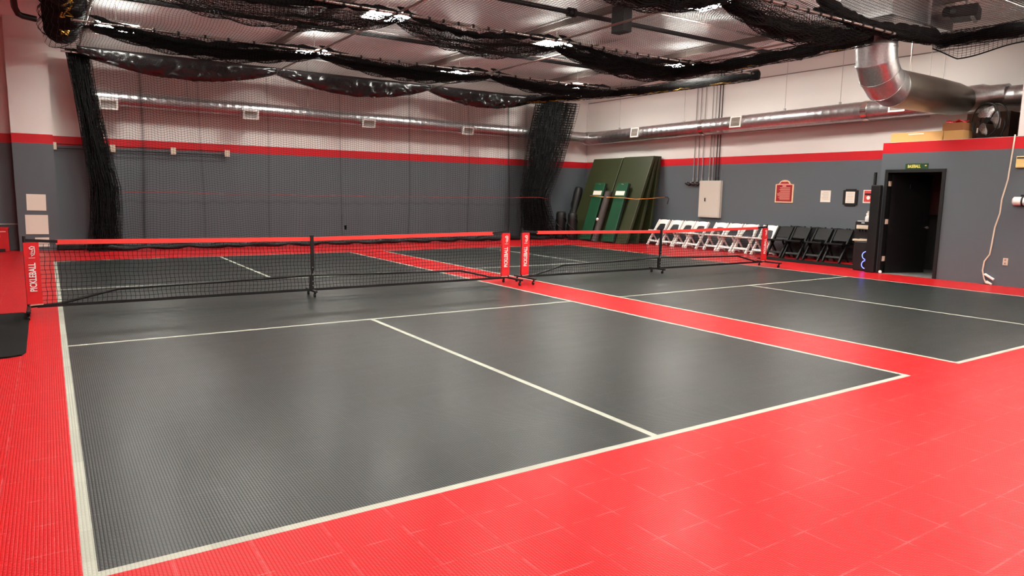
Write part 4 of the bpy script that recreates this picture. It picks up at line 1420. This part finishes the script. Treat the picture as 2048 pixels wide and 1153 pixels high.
# ------------------------------------------------------------------ things on the door wall
bs = thing('street_sign', 'small green sign reading BASEBALL above the door', 'sign', (BX, 4.20, 2.165))
MB().span((-0.012, -0.215, -0.055), (0, 0.215, 0.055)).build('plate', mat('sign_green', srgb(18, 62, 30), .45), bs)
text_mesh('lettering', 'BASEBALL', 0.085, mat('sign_yellow', srgb(226, 214, 110), .6), (-.0135, .045, -.002), (0, -1, 0), (0, 0, 1), bs, bold=.002, squash=.66)
tm = MB()
tm.tube([(-.0135, -.175, .012), (-.012, -.175, .012)], .014, 10).bar((-.0135, -.155, .01), (-.0135, -.195, .01), .002, .012)
tm.build('ball_mark', MATS['sign_yellow'], bs)

cb_ = [(14.2, 2.565, 2.68), (14.2, 2.575, 2.45), (14.2, 2.60, 1.9), (14.2, 2.66, 1.55), (14.2, 2.665, 1.3), (14.2, 2.72, 1.05), (14.2, 2.74, .75), (14.2, 2.755, .55), (14.2, 2.83, .42), (14.19, 2.84, .25), (14.19, 2.80, .1), (14.18, 2.76, .03), (14.17, 2.70, .02)]
ec = thing('extension_cord', 'white cable hanging down the grey wall beside the pillar', 'cord', (BX, 2.7, 0))
MB().tube([Vector(p) - Vector((BX, 2.7, 0)) for p in cb_], .013, 8).build('cable', M_PLATE, ec, smooth=True)
MB().bar((-.03, .10, .19), (-.03, -.06, .10), .035, .05, (1, 0, 0)).build('socket_end', M_WHITE, ec, bevel=.008)
MB().bar((-.03, .06, .06), (-.05, -.04, .015), .03, .03).build('plug', M_WHITE, ec, bevel=.006)
yb = thing('wall_device', 'small yellowed device box on the wall by the pillar', 'wall device', (BX, 2.42, 2.20))
MB().span((-.07, -.07, -.1), (0, .07, .1)).build('case', mat('yellowed_plastic', srgb(214, 186, 120), .5), yb, bevel=.008)
MB().box((-.071, 0, .07), (.006, .11, .025)).build('slot', MATS['dark_metal'], yb)
el_ = thing('emergency_light', 'white emergency light with a black strap on the wall at the right edge', 'emergency light', (BX, 2.33, 1.52))
MB().tube([(-.06, -.25, 0), (-.06, -.22, 0), (-.06, .12, 0), (-.06, .14, 0)], [.05, .075, .075, .05], 16).build('case', M_WHITE, el_, smooth='auto')
MB().tube([(-.06 + .083 * math.cos(a), -.02, .083 * math.sin(a)) for a in np.linspace(0, 2 * PI, 21)], .014, 6).build('strap', M_BLACK, el_, smooth=True)
MB().box((-.06, -.03, .095), (.07, .1, .04)).build('bracket', M_BLACK, el_, bevel=.01)

# ------------------------------------------------------------------ back wall, left part
wr = thing('wall_rail', 'pair of thin black rails on four white brackets on the back wall', 'rail', (0.16, YB, 2.4))
for z in (-.045, .05):
    MB().tube([(-.1, -.17, z), (3.85, -.17, z)], .011, 6).build('rail', M_BLACK, wr)
for x in (0.0, 1.19, 2.52, 3.8):
    b = MB()
    b.span((x - .06, -.20, -.08), (x + .06, -.15, .09)).span((x - .04, -.16, -.05), (x + .04, .0, .05))
    b.build('bracket', M_PLATE, wr, bevel=.006)
YP = 16.4
def sheet(x0, x1, z0, z1, label, rot=0):
    t = thing('paper_sheet', label, 'paper', ((x0 + x1) / 2, YP, (z0 + z1) / 2))
    MB().box((0, -.006, 0), (x1 - x0, .012, z1 - z0), (0, rot, 0)).build('sheet', M_PAPER, t)
    return t
sheet(-.43, -.06, .92, 1.29, 'blank white panel on the pilaster, topmost of the three', .02)
sheet(-.48, -.045, .38, .82, 'blank white panel on the pilaster, middle and largest of the three', .015)
sheet(-.32, -.05, .09, .30, 'small white panel low on the pilaster, behind the top of the left net')
rb_ = thing('red_cooler', 'red box with white printing standing on the floor at the left edge', 'box', (-1.25, 16.5, 0))
MB().span((-.45, -.22, .0), (.44, .2, .54)).build('body', mat('red_enamel', srgb(196, 24, 30), .4), rb_, bevel=.01)
MB().span((-.46, -.23, .50), (.45, .21, .545)).build('lid', mat('red_enamel', srgb(196, 24, 30), .4), rb_, bevel=.01)
MB().span((-.40, -.225, .0), (.37, -.1, .07)).build('kick_base', M_BLACK, rb_)
MB().span((.20, -.226, .33), (.29, -.22, .42)).build('emblem', M_INK, rb_)
MB().span((.18, -.226, .445), (.40, -.22, .456)).build('print_line', M_INK, rb_)
tag(MB().tube([(-3.0, 16.72, .60), (-.63, 16.72, .60)], .012, 6).build('pipe', M_PANELG), 'thin pale pipe on the back wall above the red box', 'pipe')
tag(MB().span((.1, 16.3, .005), (.66, 16.5, .13)).build('foam_block', M_VINYL, bevel=.02), 'low black foam block on the floor left of the curtain', 'foam block')
